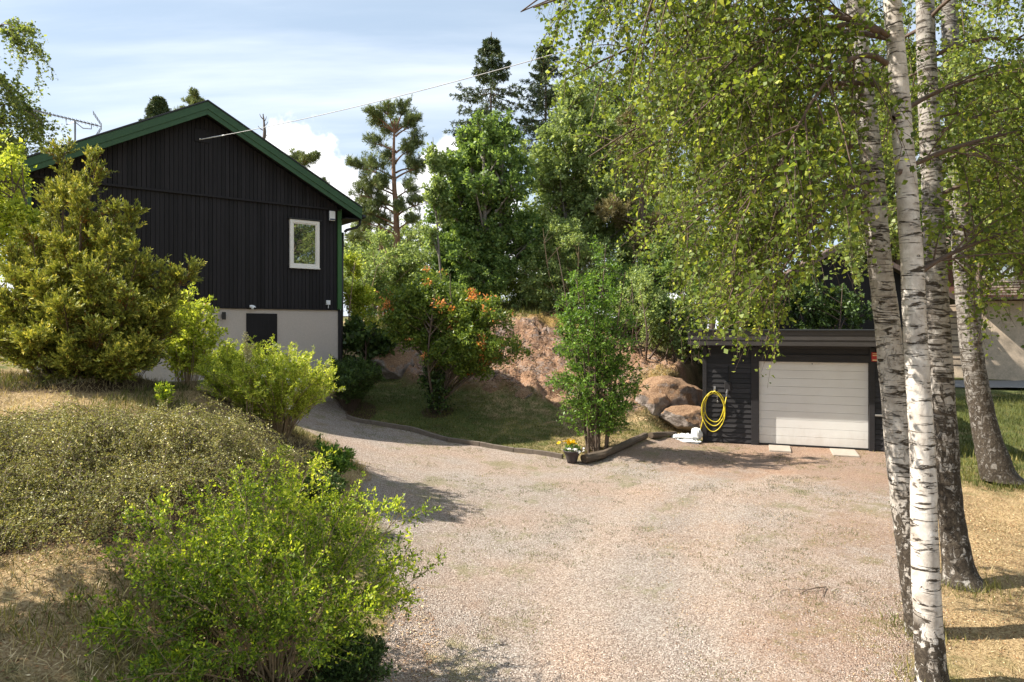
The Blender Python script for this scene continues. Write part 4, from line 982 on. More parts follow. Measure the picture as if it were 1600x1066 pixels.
A_l = [[(3.36, 6.27, 5.72), (2.75, 6.1, 5.95), (1.45, 5.9, 4.72)], [(3.42, 6.2, 5.2), (2.6, 6.6, 5.5), (1.25, 6.9, 4.75)],
       [(3.30, 6.3, 6.6), (2.2, 6.0, 7.0), (.7, 6.1, 6.0)], [(3.32, 6.3, 6.2), (2.2, 5.6, 6.7), (1.0, 5.2, 5.6)],
       [(3.60, 6.1, 3.45), (4.0, 6.3, 3.75), (5.3, 6.7, 4.05)], [(3.5, 6.2, 4.4), (4.1, 6.2, 4.75), (5.2, 6.4, 4.9)], [(3.46, 6.2, 4.9), (4.3, 6.6, 5.5), (5.5, 6.9, 5.6)],
       [(3.40, 6.2, 5.4), (2.7, 5.6, 5.5), (2.15, 5.5, 4.3)], [(3.3, 6.3, 6.9), (1.8, 6.6, 7.4), (.1, 6.9, 6.2)]]
B_l = [[(3.70, 7.15, 4.9), (2.9, 7.4, 5.0), (1.75, 7.3, 3.95)], [(3.75, 7.1, 4.35), (3.0, 7.2, 4.5), (2.2, 7.0, 3.45)], [(3.66, 7.2, 5.5), (2.4, 7.8, 6.0), (.9, 8.0, 5.0)],
       [(3.60, 7.2, 6.1), (2.2, 7.3, 6.6), (.55, 7.2, 5.6)], [(3.72, 7.1, 4.6), (3.0, 8.0, 5.0), (2.0, 8.6, 4.3)], [(3.6, 7.2, 5.9), (2.6, 8.4, 6.5), (1.6, 9.4, 6.0)],
       [(3.74, 7.1, 4.5), (2.95, 6.4, 4.4), (2.35, 6.3, 3.25)], [(3.68, 7.1, 5.2), (2.9, 6.2, 5.2), (1.9, 6.0, 3.9)],
       [(3.75, 7.1, 4.2), (3.0, 6.9, 4.3), (2.45, 6.6, 2.85)], [(3.72, 7.1, 4.7), (2.6, 7.0, 4.6), (2.1, 6.9, 3.0)], [(3.75, 7.1, 4.5), (3.3, 7.8, 4.7), (2.75, 8.0, 3.6)],
       [(3.6, 7.2, 6.6), (2.0, 7.6, 7.4), (.1, 8.0, 6.7)], [(3.62, 7.2, 6.2), (2.1, 6.7, 6.9), (.2, 6.4, 6.0)]]
C_l = [[(5.1, 8.5, 5.3), (6.0, 8.4, 5.9), (7.1, 8.3, 5.6)], [(5.2, 8.4, 4.6), (5.8, 8.0, 5.0), (6.5, 7.6, 4.5)], [(5.15, 8.4, 4.2), (5.5, 8.2, 4.4), (5.9, 7.6, 3.4)]]
birch('slender bright white birch standing nearest the camera at the drive edge', A_pts, [.150, .122, .108, .100, .096, .092, .086, .080, .075, .06, .045], M['birch_bark'], A_l, 5, 2.3, 1, M['l_birch'], zlo=5.4, zhi=8.0, side='L')
birch('leaning patchy barked birch whose dark foot meets the gravel behind the brightest trunk', B_pts, [.165, .140, .128, .124, .120, .114, .108, .10, .095, .08, .06], M['birch_bark_b'], B_l, 9, 2.7, 2, M['l_birch'], zlo=5.0, zhi=8.5, side='L')
birch('shaded birch with a flared dark base just right of the brightest trunk', C_pts, [.27, .175, .135, .130, .125, .12, .115, .105, .10, .08, .06], M['birch_bark_c'], C_l, 7, 2.2, 3, M['l_birch'], zlo=4.6, zhi=8.2, side='R')
birch('thick old birch with rough dark foot on the grass at the right edge', D_pts, [.40, .30, .225, .20, .19, .18, .17, .15, .12], M['birch_bark_d'],
      [[(9.05, 13.6, 5.6), (10.2, 13, 6.4), (11.2, 12.2, 5.4)], [(9.2, 13.6, 4.6), (10, 12.8, 5.2), (10.9, 12.2, 4.3)]], 12, 3.0, 4, M['l_birch2'], zlo=4.8, zhi=10, lsize=.07,
      keep=lambda P: (P[:, 2] > 3.6 + (fbm(P[:, 0], P[:, 1], 0, 3, 5) - .5) * 2.2))

# ------------------------------------------------------------------ leafy trees by clumps
def clumped(name, label, cat, base, ells, nl, n2, n3, lfn, L, leafm, bark, r0=.14, stems=1, group=None, L2=.42, L3=.2, sp=.05, asp=.6, rnd=None, up=.15, droop=.1, startf=(.15, .75), wood2=True, keep=None, leafang=60, stem_spread=.25, lup=0.):
    base = np.array(base, float); t = thing(name, base, label, cat, group)
    C = []; rs = []
    tot = sum(e[1][0] * e[1][1] for e in ells)
    w1 = Wood(); top = max(e[0][2] + e[1][2] * .45 for e in ells)
    cx_ = np.mean([e[0][0] for e in ells]); cy_ = np.mean([e[0][1] for e in ells])
    trunks = []
    for s in range(stems):
        az = 6.283 * s / stems + rng.random(); off = np.array([math.cos(az), math.sin(az), 0]) * (stem_spread if stems > 1 else 0)
        tip = np.array([cx_, cy_, top]) + off * (4 if stems > 1 else 0) * rng.random() + rng.normal(size=3) * (.15, .15, .2)
        m1 = base + (tip - base) * .45 + off * 1.2 + rng.normal(size=3) * (.12, .12, 0)
        pp = [base + off * .35, m1, tip]; w1.poly(pp, [r0 * (1 if s == 0 else .8), r0 * .6, r0 * .12], 9, .05, s); trunks.append(np.array([base + off * .35, m1 * 2 - (base + off * .35 + tip) * .5, tip]))
    for (c, r) in ells:
        k = max(3, int(nl * r[0] * r[1] / tot)); c = np.array(c, float); r = np.array(r, float)
        d = nrm(rng.normal(size=(k, 3))); q = (.35 + .62 * rng.random((k, 1)) ** .6); E = c + d * r * q * (1 + .12 * rng.normal(size=(k, 1)))
        for i in range(k):
            tr = trunks[rng.integers(len(trunks))]; f = np.clip(startf[0] + (startf[1] - startf[0]) * rng.random(), 0, .95)
            hz = np.hypot(*(E[i] - base)[:2]); zw = max(base[2] + .05, E[i][2] - .5 * hz - .3 * r[2])
            tt = np.clip((zw - base[2]) / (top - base[2]), .03, .9); st = bez(tr[None], np.array([tt]))[0]
            mid = st * .5 + E[i] * .5; mid[2] += .12 * hz
            C.append([st, mid, E[i]]); rs.append(r.mean())
    C = np.array(C); R_ = float(np.mean(rs))
    w1.curves(C, r0 * .38, r0 * .07, 6, 5)
    c2 = children(C, n2, R_ * L2, 50, .35, 1.05, up=up, droop=droop); c3 = children(c2, n3, R_ * L3, 50, .1, 1., up=up, droop=droop)
    w1.curves(c2, r0 * .09, r0 * .025, 4, 4)
    if wood2: w1.curves(c3, r0 * .03, r0 * .012, 2, 3)
    w1.build('trunk', bark, t)
    lf = Leaves(); lf.on(c3, lfn, L, L * asp, leafang, .1, 1.05, up=lup, spread=sp, rnd=rnd, curve_rnd=.4, keep=keep); lf.on(c2, lfn, L, L * asp, leafang, .3, 1.05, up=lup, spread=sp * 1.3, rnd=rnd, curve_rnd=.4, keep=keep)
    lf.build('crown', leafm, t)
    return t
def gz(x, y, d=-.1): return (x, y, H(x, y) + d)
def P3(px, py, Y): return at(px, py, Y)
def rp(px, Y, rpx): return rpx * Y / F

# mid-distance hill trees
clumped('broadleaf_tree', 'dense mid green maple like tree behind the crest of the rock', 'tree', gz(-1.1, 27), [(P3(745, 300, 27), (2.2, 2.0, 2.2)), (P3(795, 375, 27), (1.8, 1.7, 1.4)), (P3(700, 365, 26.5), (1.4, 1.3, 1.6)), (P3(765, 230, 27.5), (1.4, 1.3, 1.4)), (P3(740, 400, 26.6), (1.6, 1.2, .9))],
        96, 7, 7, 15, .12, M['l_maple'], M['bark_grey'], .16, 3, 'trees on the hill behind the rock', asp=.75)
clumped('sapling_tree', 'thin leaning young tree at the left flank of the maple like tree', 'tree', gz(-2.5, 25.5), [(P3(680, 330, 25.5), (.55, .6, 1.6)), (P3(685, 250, 25.5), (.4, .4, .8))],
        16, 6, 5, 9, .11, M['l_aspen'], M['bark_grey'], .06, 1, 'trees on the hill behind the rock', asp=.7)
clumped('broadleaf_tree', 'tall pale grey green tree right of the maple like tree', 'tree', gz(2.6, 29.5), [(P3(880, 260, 29.5), (2.4, 2.2, 3.0)), (P3(930, 330, 29.5), (2.0, 2, 2.0)), (P3(860, 360, 29), (1.6, 1.6, 1.5)), (P3(895, 170, 30), (1.1, 1.1, 1.6))],
        100, 7, 7, 13, .12, M['l_aspen'], M['bark_grey'], .15, 2, 'trees on the hill behind the rock', asp=.75)
clumped('hillside_bush', 'light green bush on the crest between rock and tall trees', 'bush', gz(2.2, 25.8), [(P3(875, 395, 25.8), (1.4, 1.2, 1.5)), (P3(935, 420, 25.8), (1.2, 1.1, 1.4)), (P3(850, 440, 25.4), (1.3, .9, .7))],
        60, 6, 5, 11, .10, M['l_aspen'], M['twig_tan'], .05, 4, 'bushes on the hill', asp=.5)
clumped('hillside_bush', 'pale mixed bush between the black house and the maple like tree', 'bush', gz(-4.9, 28), [(P3(600, 415, 28), (1.6, 1.2, 1.4)), (P3(650, 420, 27), (1.2, 1, 1.3)), (P3(560, 440, 26), (.9, 1, 1.1))],
        64, 6, 5, 11, .10, M['l_aspen'], M['twig_tan'], .05, 4, 'bushes on the hill', asp=.5)
clumped('hillside_bush', 'yellow green bush close beside the green corner of the black house', 'bush', gz(-5.6, 23.5, -.1), [(P3(548, 440, 23.2), (.5, .6, 1.1)), (P3(570, 470, 23.2), (.7, .6, .7))],
        24, 6, 5, 11, .09, M['l_yellow'], M['twig_tan'], .04, 3, 'bushes on the hill', asp=.5)
clumped('large_leaf_bush', 'dark glossy large leaved bush against the house corner', 'bush', gz(-4.75, 21.2), [((-4.8, 21, 2.55), (.6, .6, .7)), ((-4.1, 21.3, 2.5), (.6, .6, .6))],
        24, 5, 4, 9, .15, M['l_dark'], M['twig'], .04, 4, asp=.75, lup=.2)
for (px, Y, w_, y0, y1, lb, lm) in ((1010, 22.3, 22, 430, 560, 'first sapling of the row between thin stemmed tree and garage', 'l_aspen'), (1035, 22.9, 24, 450, 560, 'second sapling of the row, with grey green leaves, left of the garage', 'l_maple'),
                            (1062, 22.4, 24, 470, 570, 'third sapling of the row, close to the garage eave', 'l_aspen'), (1085, 23.4, 26, 440, 570, 'sapling rising directly behind the garage left corner', 'l_maple'), (985, 23.6, 26, 420, 540, 'sapling behind the crown of the thin stemmed tree', 'l_aspen')):
    x = (px - 800) * Y / F
    clumped('sapling_tree', lb, 'tree', gz(x, Y), [(P3(px, (y0 + y1) / 2 - 15, Y), (rp(px, Y, w_), rp(px, Y, w_), rp(px, Y, (y1 - y0) * .45)))], 20, 5, 4, 9, .095, M[lm], M['twig'], .045, 3, 'row of saplings by the garage', asp=.5, L2=.5)
# dark growth behind the garage roof
clumped('understorey_tree', 'dark shaded tree behind the left half of the garage roof', 'tree', gz(8.2, 27), [(P3(1130, 400, 27), (2.0, 2, 2.4)), (P3(1210, 330, 28), (2.0, 2, 2.2))], 44, 6, 6, 11, .12, M['l_maple'], M['bark_brown'], .14, 2, 'trees behind the garage', asp=.6)
clumped('understorey_bush', 'dark bush peering over the middle of the garage roof', 'bush', gz(11.0, 24.3), [(P3(1270, 470, 24.3), (1.1, 1, .9)), (P3(1330, 480, 24.3), (.8, .9, .8))], 26, 6, 5, 9, .11, M['l_dark'], M['twig'], .05, 3, asp=.6)
clumped('understorey_bush', 'leafy bush over the left end of the garage roof', 'bush', gz(8.2, 24.8), [(P3(1160, 470, 24.8), (1.6, 1, 1.1))], 26, 6, 5, 9, .11, M['l_maple'], M['twig'], .05, 3, asp=.6)
clumped('understorey_tree', 'shaded tree above the dark cabin roof', 'tree', gz(15, 35), [(P3(1280, 250, 35), (3.0, 3, 3.4)), (P3(1210, 180, 36), (2.6, 2.6, 3.6))], 60, 6, 6, 11, .15, M['l_maple'], M['bark_brown'], .2, 1, 'trees behind the garage', asp=.6)
clumped('understorey_tree', 'leafy tree in front of the neighbour house upper wall', 'tree', gz(21, 31), [(P3(1560, 330, 31), (2.6, 2.6, 2.6)), (P3(1480, 280, 32), (2.0, 2, 2.6))], 44, 6, 6, 11, .14, M['l_maple'], M['bark_brown'], .2, 1, 'trees behind the garage', asp=.6)
clumped('understorey_tree', 'grey green tree beyond the hanging birch foliage, right of the brown pine', 'tree', gz(9.5, 34), [(P3(1070, 330, 34), (2.6, 2.6, 3.4)), (P3(1110, 210, 35), (2.2, 2.2, 2.6))], 54, 6, 6, 11, .14, M['l_aspen'], M['bark_brown'], .2, 1, 'trees behind the garage', asp=.6)

clumped('hillside_bush', 'green bush under the maple like tree, directly over the rock crest', 'bush', gz(-.9, 26), [(P3(760, 440, 26), (1.5, 1, .8)), (P3(700, 445, 26), (1.2, 1, .8))], 40, 6, 5, 11, .10, M['l_maple'], M['twig'], .05, 4, 'bushes on the hill', asp=.5)
clumped('hillside_bush', 'green bush under the brown pine, above the mossy knob', 'bush', gz(5.2, 25.4), [(P3(1010, 440, 25.4), (1.5, 1, 1.2)), (P3(1060, 420, 25.8), (1.3, 1, 1.4)), (P3(965, 455, 25), (1.0, .9, .9))], 60, 6, 5, 11, .10, M['l_maple'], M['twig'], .05, 4, 'bushes on the hill', asp=.5)
clumped('hillside_bush', 'broad pale bush on the skyline between maple like tree and thin stemmed tree', 'bush', gz(2.0, 29.5), [(P3(840, 415, 29), (1.6, 1, 1.4)), (P3(900, 440, 28.5), (1.6, 1, 1.3)), (P3(800, 450, 28), (1.4, 1, .8))], 64, 6, 5, 11, .11, M['l_aspen'], M['twig'], .05, 4, 'bushes on the hill', asp=.5)
clumped('hillside_bush', 'bush closing the skyline gap right of the thin stemmed tree', 'bush', gz(5.6, 30.5), [(P3(985, 400, 30), (1.8, 1, 1.6)), (P3(1050, 380, 30), (1.8, 1, 1.6))], 60, 6, 5, 11, .11, M['l_aspen'], M['twig'], .05, 4, 'bushes on the hill', asp=.5)
clumped('background_tree', 'tall green tree behind the pale grey green tree and the spruces', 'tree', gz(6.5, 40), [(P3(960, 200, 40), (3.4, 3, 4.0)), (P3(1010, 290, 40), (3, 3, 3.5))], 80, 6, 6, 11, .15, M['l_maple'], M['bark_brown'], .2, 1, 'trees on the hill behind the rock', asp=.6)
clumped('background_tree', 'broad tree behind the scots pine, low beside the house corner', 'tree', gz(-9, 44), [(P3(560, 400, 44), (3.0, 3, 1.8)), (P3(640, 400, 44), (3, 3, 2.0))], 60, 6, 6, 11, .15, M['l_aspen'], M['bark_brown'], .2, 1, 'trees on the hill behind the rock', asp=.6)
clumped('background_tree', 'tall tree filling the sky above the garage, behind the birch leaves', 'tree', gz(11, 38), [(P3(1120, 120, 38), (3.6, 3, 4.4)), (P3(1180, 260, 38), (3, 3, 3.5))], 80, 6, 6, 11, .15, M['l_birch2'], M['bark_brown'], .2, 1, 'trees on the hill behind the rock', asp=.6)
clumped('background_tree', 'tall tree behind the bright birch trunk and the dark cabin', 'tree', gz(20, 36), [(P3(1390, 150, 36), (3.6, 3, 4.4)), (P3(1400, 300, 36), (3, 3, 3.5))], 80, 6, 6, 11, .15, M['l_birch2'], M['bark_brown'], .2, 1, 'trees on the hill behind the rock', asp=.6)
clumped('background_tree', 'tall tree over the neighbour house at the right frame edge', 'tree', gz(31, 50), [(P3(1560, 200, 50), (4.6, 4, 5.4)), (P3(1500, 330, 50), (4, 3, 3.5))], 80, 6, 6, 11, .18, M['l_birch2'], M['bark_brown'], .2, 1, 'trees on the hill behind the rock', asp=.6)

# ------------------------------------------------------------------ conifers
def scots_pine(label, base, top, clumps, r0, lean=0, group='pines', needle=M['l_pine'], L=.15, name='pine_tree', k3=11, lfn=15, barkm=None):
    base = np.array(base, float); t = thing(name, base, label, 'tree', group); w1 = Wood()
    tp = np.array([base[0] + lean, base[1], top]); tr = np.array([base, base * .5 + tp * .5 + (.15, 0, 0), tp])
    w1.poly([base, base * .6 + tp * .4 + (.1, 0, 0), base * .25 + tp * .75 - (.06, 0, 0), tp], [r0, r0 * .72, r0 * .42, r0 * .12], 12, .04)
    C = []
    for (c, r) in clumps:
        c = np.array(c, float); z = max(base[2] + 1, c[2] - .25 * abs(c[0] - base[0]) - .2); tt = np.clip((z - base[2]) / (top - base[2]), .05, .93)
        st = bez(tr[None], np.array([tt]))[0]; md = st * .5 + c * .5 + (0, 0, .1 + .1 * rng.random()); C.append([st, md, c])
    C = np.array(C); w1.curves(C, r0 * .25, r0 * .08, 7, 5)
    rr = np.array([r for _, r in clumps]); al = []
    for i, (c, r) in enumerate(clumps):
        al.append(children(C[i:i + 1], 12, r * 1.0, 55, .5, 1.05, up=.35, droop=-.1))
    c2 = np.concatenate(al); c3 = children(c2, k3, float(rr.mean()) * .42, 48, .15, 1.1, up=.45)
    w1.curves(c2, r0 * .07, r0 * .03, 3, 4)
    w1.build('trunk', barkm or M['bark_pine'], t)
    lf = Leaves(); lf.on(c3, lfn, L, L * .16, 38, .3, 1.1, up=.15, spread=.03, curve_rnd=.5); lf.build('crown', needle, t)
    return t
def pc(Y, lst): return [(P3(px, py, Y + rng.normal() * .5), r * Y / F) for px, py, r in lst]
scots_pine('tall scots pine with orange trunk right of the black house', gz(-5.75, 33.5), P3(617, 185, 33.5)[2], pc(33.5, [(605, 178, 22), (630, 172, 20), (590, 195, 18), (640, 200, 16), (612, 205, 18), (650, 225, 16), (585, 225, 18), (636, 238, 18), (560, 262, 20), (582, 262, 18), (606, 250, 16), (645, 265, 18), (657, 262, 13), (572, 290, 20), (600, 292, 18), (560, 305, 14), (640, 298, 18), (656, 320, 15), (590, 322, 18), (575, 335, 16), (625, 330, 16), (645, 345, 14), (600, 350, 16), (560, 345, 14), (548, 258, 12), (650, 190, 9), (578, 178, 10)]), .22)
scots_pine('slimmer reddish pine trunk just left of the tall scots pine', gz(-6.7, 34.5), P3(588, 270, 34.5)[2], pc(34.5, [(585, 290, 14), (572, 318, 16), (598, 320, 14), (566, 360, 18), (600, 365, 14), (580, 345, 14), (552, 370, 14)]), .14)
scots_pine('bushy brownish pine between the pale tree and the birch leaves', gz(5.2, 27.5), P3(985, 170, 27.5)[2], pc(27.5, [(985, 190, 20), (1000, 220, 20), (965, 235, 16), (1005, 265, 20), (980, 275, 18), (1015, 310, 18), (985, 320, 22), (955, 330, 20), (940, 335, 14), (1010, 350, 18), (975, 355, 18), (1000, 385, 18), (1025, 250, 14), (1030, 350, 16), (1015, 400, 14)]), .17, needle=M['l_brownpine'], L=.15, k3=12, lfn=15, barkm=M['bark_brown'])
scots_pine('pine of which only one bough shows over the right roof slope', gz(-13, 40), P3(455, 262, 40)[2], pc(40, [(462, 246, 12), (480, 250, 11), (445, 252, 10), (492, 244, 7), (505, 290, 9), (470, 275, 12)]), .16, L=.17)
scots_pine('rounded pine top peeping over the ridge of the black house', gz(-20, 43), P3(303, 150, 43)[2], pc(43, [(303, 150, 7), (298, 162, 10), (310, 165, 10), (296, 175, 12), (312, 180, 12)]), .16, L=.17)
def spruce(label, base, top, rmax, zlow, droopf=.55, seed=0, leafm=M['l_spruce'], whorls=26, per=6, dens=1.0, r0=.2, L=.15, gap=0.0):
    base = np.array(base, float); t = thing('spruce_tree', base, label, 'tree', 'spruces'); w1 = Wood(); tp = np.array([base[0] + .1, base[1], top])
    w1.poly([base, base * .5 + tp * .5, tp], [r0, r0 * .5, .02], 10, .03)
    C = []
    for k in range(whorls):
        f = (k + rng.random() * .6) / whorls; z = zlow + (top - .25 - zlow) * f; R0 = rmax * (1 - f) ** .95 * (.7 + .6 * rng.random()) + .10
        for j in range(per):
            if rng.random() < gap: continue
            az = 6.283 * (j + rng.random() * .7) / per; L_ = R0 * (.7 + .5 * rng.random()); d = np.array([math.cos(az), math.sin(az), 0])
            p = np.array([base[0] + .1 * f, base[1], z]); C.append([p, p + d * L_ * .55 + (0, 0, -droopf * .45 * L_), p + d * L_ + (0, 0, -droopf * .45 * L_ * (1 - f * .8) + .05)])
    C = np.array(C); w1.curves(C, .035, .012, 5, 4)
    w1.build('trunk', M['bark_spruce'], t)
    ln = np.linalg.norm(C[:, 2] - C[:, 0], axis=1)
    c2 = children(C, 15, .36, 50, .12, 1.0, up=-.12, droop=.3, tipshort=.5) ; c2[:, :, 2] = c2[:, :1, 2] + (c2[:, :, 2] - c2[:, :1, 2]) * .6; c3 = children(c2, 3, .13, 45, .1, 1, up=-.2, droop=.2)
    lf = Leaves(); lf.on(c2, int(10 * dens), L, L * .3, 35, .05, 1.05, spread=.02, curve_rnd=.4); lf.on(c3, int(6 * dens), L, L * .28, 35, .1, 1.1, spread=.02, curve_rnd=.5); lf.on(C, 16, L, L * .3, 40, .15, 1.02, spread=.02)
    lf.build('crown', leafm, t); return t
spruce('taller dark spruce with ragged drooping boughs against the sky', gz(-1.4, 43), P3(763, 50, 43)[2], 3.7, P3(760, 235, 43)[2], whorls=13, per=7, gap=.2)
spruce('second spruce, partly behind the left tips of the birch foliage', gz(2.1, 44), P3(848, 58, 44)[2], 3.1, P3(848, 230, 44)[2], whorls=12, per=7, gap=.2)
spruce('small pointed spruce tip showing above the left roof slope', gz(-23.4, 45), P3(244, 148, 45)[2], 1.4, P3(244, 210, 45)[2], whorls=14, per=6)
sg = thing('dead_tree', gz(-14.6, 40), 'bare dead snag rising over the right roof slope', 'tree'); wd = Wood()
sx, sy, sz = P3(411, 178, 40); wd.poly([gz(-14.6, 40), (sx - .1, sy, sz - 3), (sx + .08, sy, sz - 1.2), (sx, sy, sz)], [.2, .12, .09, .03], 8, .2)
wd.curves(np.array([[(sx, 40, sz - .7), (sx + .2, 40, sz - .7), (sx + .28, 40, sz - .45)], [(sx, 40, sz - .95), (sx - .2, 40, sz - .9), (sx - .3, 40, sz - .7)], [(sx, 40, sz - 1.3), (sx + .2, 40, sz - 1.3), (sx + .3, 40, sz - 1.2)], [(sx, 40, sz - .3), (sx - .15, 40, sz - .2), (sx - .2, 40, sz)], [(sx, 40, sz - .5), (sx + .15, 40, sz - .4), (sx + .2, 40, sz - .15)]]), .035, .012, 4, 4)
wd.build('trunk', M['bark_spruce'], sg)

# weeping birch far left, fresh green tree at the left edge
lx, ly, lz = P3(-30, 250, 26)
birch('weeping birch beyond the left roof end with hanging dark twigs', [gz(lx, 26), (lx, 26, 8), (lx + .3, 26, 12), (lx + .5, 26, 15.2)], [.25, .2, .1, .03], M['birch_bark_b'], [], 34, 2.1, 9, M['l_birch2'],
      zlo=8.0, zhi=14.6, twn=6, lfn=11, lsize=.10, keep=None, group=None, name='weeping_birch', hang=1.1)
clumped('orchard_tree', 'fresh light green tree cut by the left frame edge behind the juniper', 'tree', gz(-9.9, 12.6), [(P3(-20, 290, 12.6), (.75, .8, 1.1)), (P3(10, 350, 12.6), (.55, .6, .6)), (P3(25, 395, 12.2), (.5, .5, .45))],
        34, 6, 5, 9, .07, M['l_yellow'], M['twig'], .05, 2, asp=.6, keep=lambda P: P[:, 2] > 3.6)

# ------------------------------------------------------------------ orange-tipped shrub on the lawn
def rnd_orange(P, CC, t):
    key = vnoise(P[:, 0] * 2.6, P[:, 1] * 2.6, P[:, 2] * 2.6, 55); hi = np.interp(P[:, 2], [2.4, 4.4], [0, .14])
    o = (key > .775 - hi) & (t > .35) & (rng.random(len(P)) < .62)
    return np.where(o, .92 + .08 * rng.random(len(P)), rng.random(len(P)) * .87)
clumped('flowering_shrub', 'spreading shrub with orange red shoot tips on the shaded lawn', 'shrub', gz(-2.05, 18.75), [(P3(665, 470, 18.9), (1.15, 1.1, .55)), (P3(740, 488, 18.7), (1.2, 1.0, .42)), (P3(745, 540, 18.3), (1.25, 1.0, .48)), (P3(625, 500, 18.6), (.7, .8, .5)), (P3(690, 545, 18.4), (.6, .6, .5))],
        150, 6, 5, 13, .09, M['l_orange'], M['bark_brown'], .05, 7, asp=.45, rnd=rnd_orange, up=.2, lup=.1, L2=.45, stem_spread=.22)
C = radial(gz(-2.05, 18.6), 40, .42, 1.5, .4); t_ = thing('ivy_bush', gz(-2.05, 18.6), 'dark leafy undergrowth around the foot of the orange tipped shrub', 'bush')
lf = Leaves(); c2 = children(C, 7, .22, 55, .1, 1); lf.on(c2, 12, .08, .05, 60, .1, 1.1, spread=.03); lf.build('foliage', M['l_dark'], t_); wd = Wood(); wd.curves(C, .008, .003, 4, 3); wd.build('stems', M['twig'], t_)

# ------------------------------------------------------------------ thin multi-stem tree on the lawn corner
bx_, by_ = 1.95, 15.85; bz_ = H(bx_, by_)
t_ = thing('multi_stem_tree', (bx_, by_, bz_), 'upright thin stemmed tree with fresh green leaves at the lawn corner', 'tree')
wd = Wood(); C = []
for k in range(11):
    az = 6.283 * k / 11 + rng.random() * .5; rr_ = .05 + .22 * rng.random(); hz = 3.0 + 1.95 * rng.random() * (1 - .0 * k); out_ = (.25 + .55 * rng.random())
    s0 = np.array([bx_ + math.cos(az) * rr_, by_ + math.sin(az) * rr_, bz_ - .05]); e = s0 + (math.cos(az) * out_ - .05, math.sin(az) * out_, hz); m_ = s0 * .5 + e * .5 - (math.cos(az) * .12, math.sin(az) * .12, 0)
    C.append([s0, m_, e])
C = np.array(C); wd.curves(C, .034, .008, 12, 7)
wd.build('stems', M['bark_brown'], t_)
def env(P):
    h = (P[:, 2] - bz_) / 5.0; r = np.hypot(P[:, 0] - bx_ + .05, P[:, 1] - by_)
    mx_ = np.interp(h, [.06, .13, .3, .42, .6, .8, 1.0, 1.03], [.15, .85, 1.12, 1.0, 1.0, .8, .3, 0]) * (.7 + .65 * vnoise(P[:, 2] * 1.8, np.arctan2(P[:, 1] - by_, P[:, 0] - bx_) * 1.6, 0, 12))
    return r < mx_
c2 = children(C, 26, .95, 62, .10, 1., up=.15, droop=.18, tipshort=.55); c2 = c2[env(c2[:, 1])]
c3 = children(c2, 7, .26, 48, .2, 1.05, up=.05, droop=.12); wd = Wood(); wd.curves(c2, .008, .003, 4, 4); wd.curves(c3, .003, .0015, 2, 3); wd.build('branches', M['twig'], t_)
lf = Leaves(); lf.on(c3, 12, .07, .034, 55, .1, 1.1, up=.1, spread=.02, curve_rnd=.4, keep=env, flat=.35); lf.on(c2, 10, .07, .034, 55, .3, 1.05, up=.1, spread=.03, keep=env, flat=.35); lf.build('crown', M['l_fresh'], t_)

# ------------------------------------------------------------------ juniper
jb = np.array(gz(-7.0, 10.9)); t_ = thing('juniper', jb, 'big feathery yellow green juniper in front of the black house', 'shrub')
tips = [(100, 238, 11.0), (152, 248, 10.9), (128, 300, 10.6), (75, 300, 11.1), (205, 335, 10.9), (178, 380, 10.5), (235, 420, 10.8), (50, 370, 10.9), (20, 400, 10.7), (95, 380, 10.2), (140, 430, 10.0), (60, 450, 10.1),
        (298, 424, 10.6), (268, 440, 10.7), (255, 480, 10.4), (262, 520, 10.6), (200, 470, 10.0), (10, 470, 10.3), (-30, 440, 10.6), (-50, 500, 10.5), (100, 480, 9.7), (160, 520, 9.8), (230, 545, 10.1), (50, 530, 9.8), (10, 540, 9.9), (120, 340, 11.5),
        (180, 330, 11.6), (60, 400, 11.8), (220, 450, 11.6), (150, 400, 11.9), (250, 500, 11.5), (-20, 480, 11.6), (110, 560, 9.8), (190, 560, 9.9), (160, 460, 10.3), (215, 400, 10.4), (90, 430, 10.4), (30, 440, 10.4)]
C = []
for px, py, Y in tips:
    e = np.array(P3(px, py, Y)); s0 = jb + rng.normal(size=3) * (.22, .2, 0) + (np.clip(e[0] - jb[0], -1, 1) * .2, 0, .05); m_ = s0 * .45 + e * .55; m_[2] -= .22 * np.linalg.norm(e[:2] - s0[:2]) - .15; C.append([s0, m_, e])
C = np.array(C)
wd = Wood(); wd.curves(C, .035, .006, 8, 5)
c2 = children(C, 30, .55, 48, .18, 1.0, up=.25, droop=-.08, tipshort=.72); c3 = children(c2, 9, .18, 42, .1, 1.05, up=.3, droop=-.05, tipshort=.3)
wd.curves(c2, .007, .002, 4, 3); wd.build('stems', M['twig'], t_)
def rj(P, CC, t): 
    cl = vnoise(P[:, 0] * 3, P[:, 1] * 3, P[:, 2] * 3, 71); return np.clip(.18 + .62 * t * .8 + .5 * (cl - .5) + .28 * rng.normal(size=len(P)) * .6, 0, 1)
lf = Leaves(); lf.on(c3, 26, .048, .017, 34, .02, 1.05, up=.1, spread=.006, rnd=rj); lf.on(c2, 30, .05, .018, 38, .2, 1.05, up=.1, spread=.012, rnd=rj)
lf.on(C, 60, .045, .013, 35, .6, 1.01, up=.1, spread=.02, rnd=rj)
lf.build('foliage', M['l_juniper'], t_)

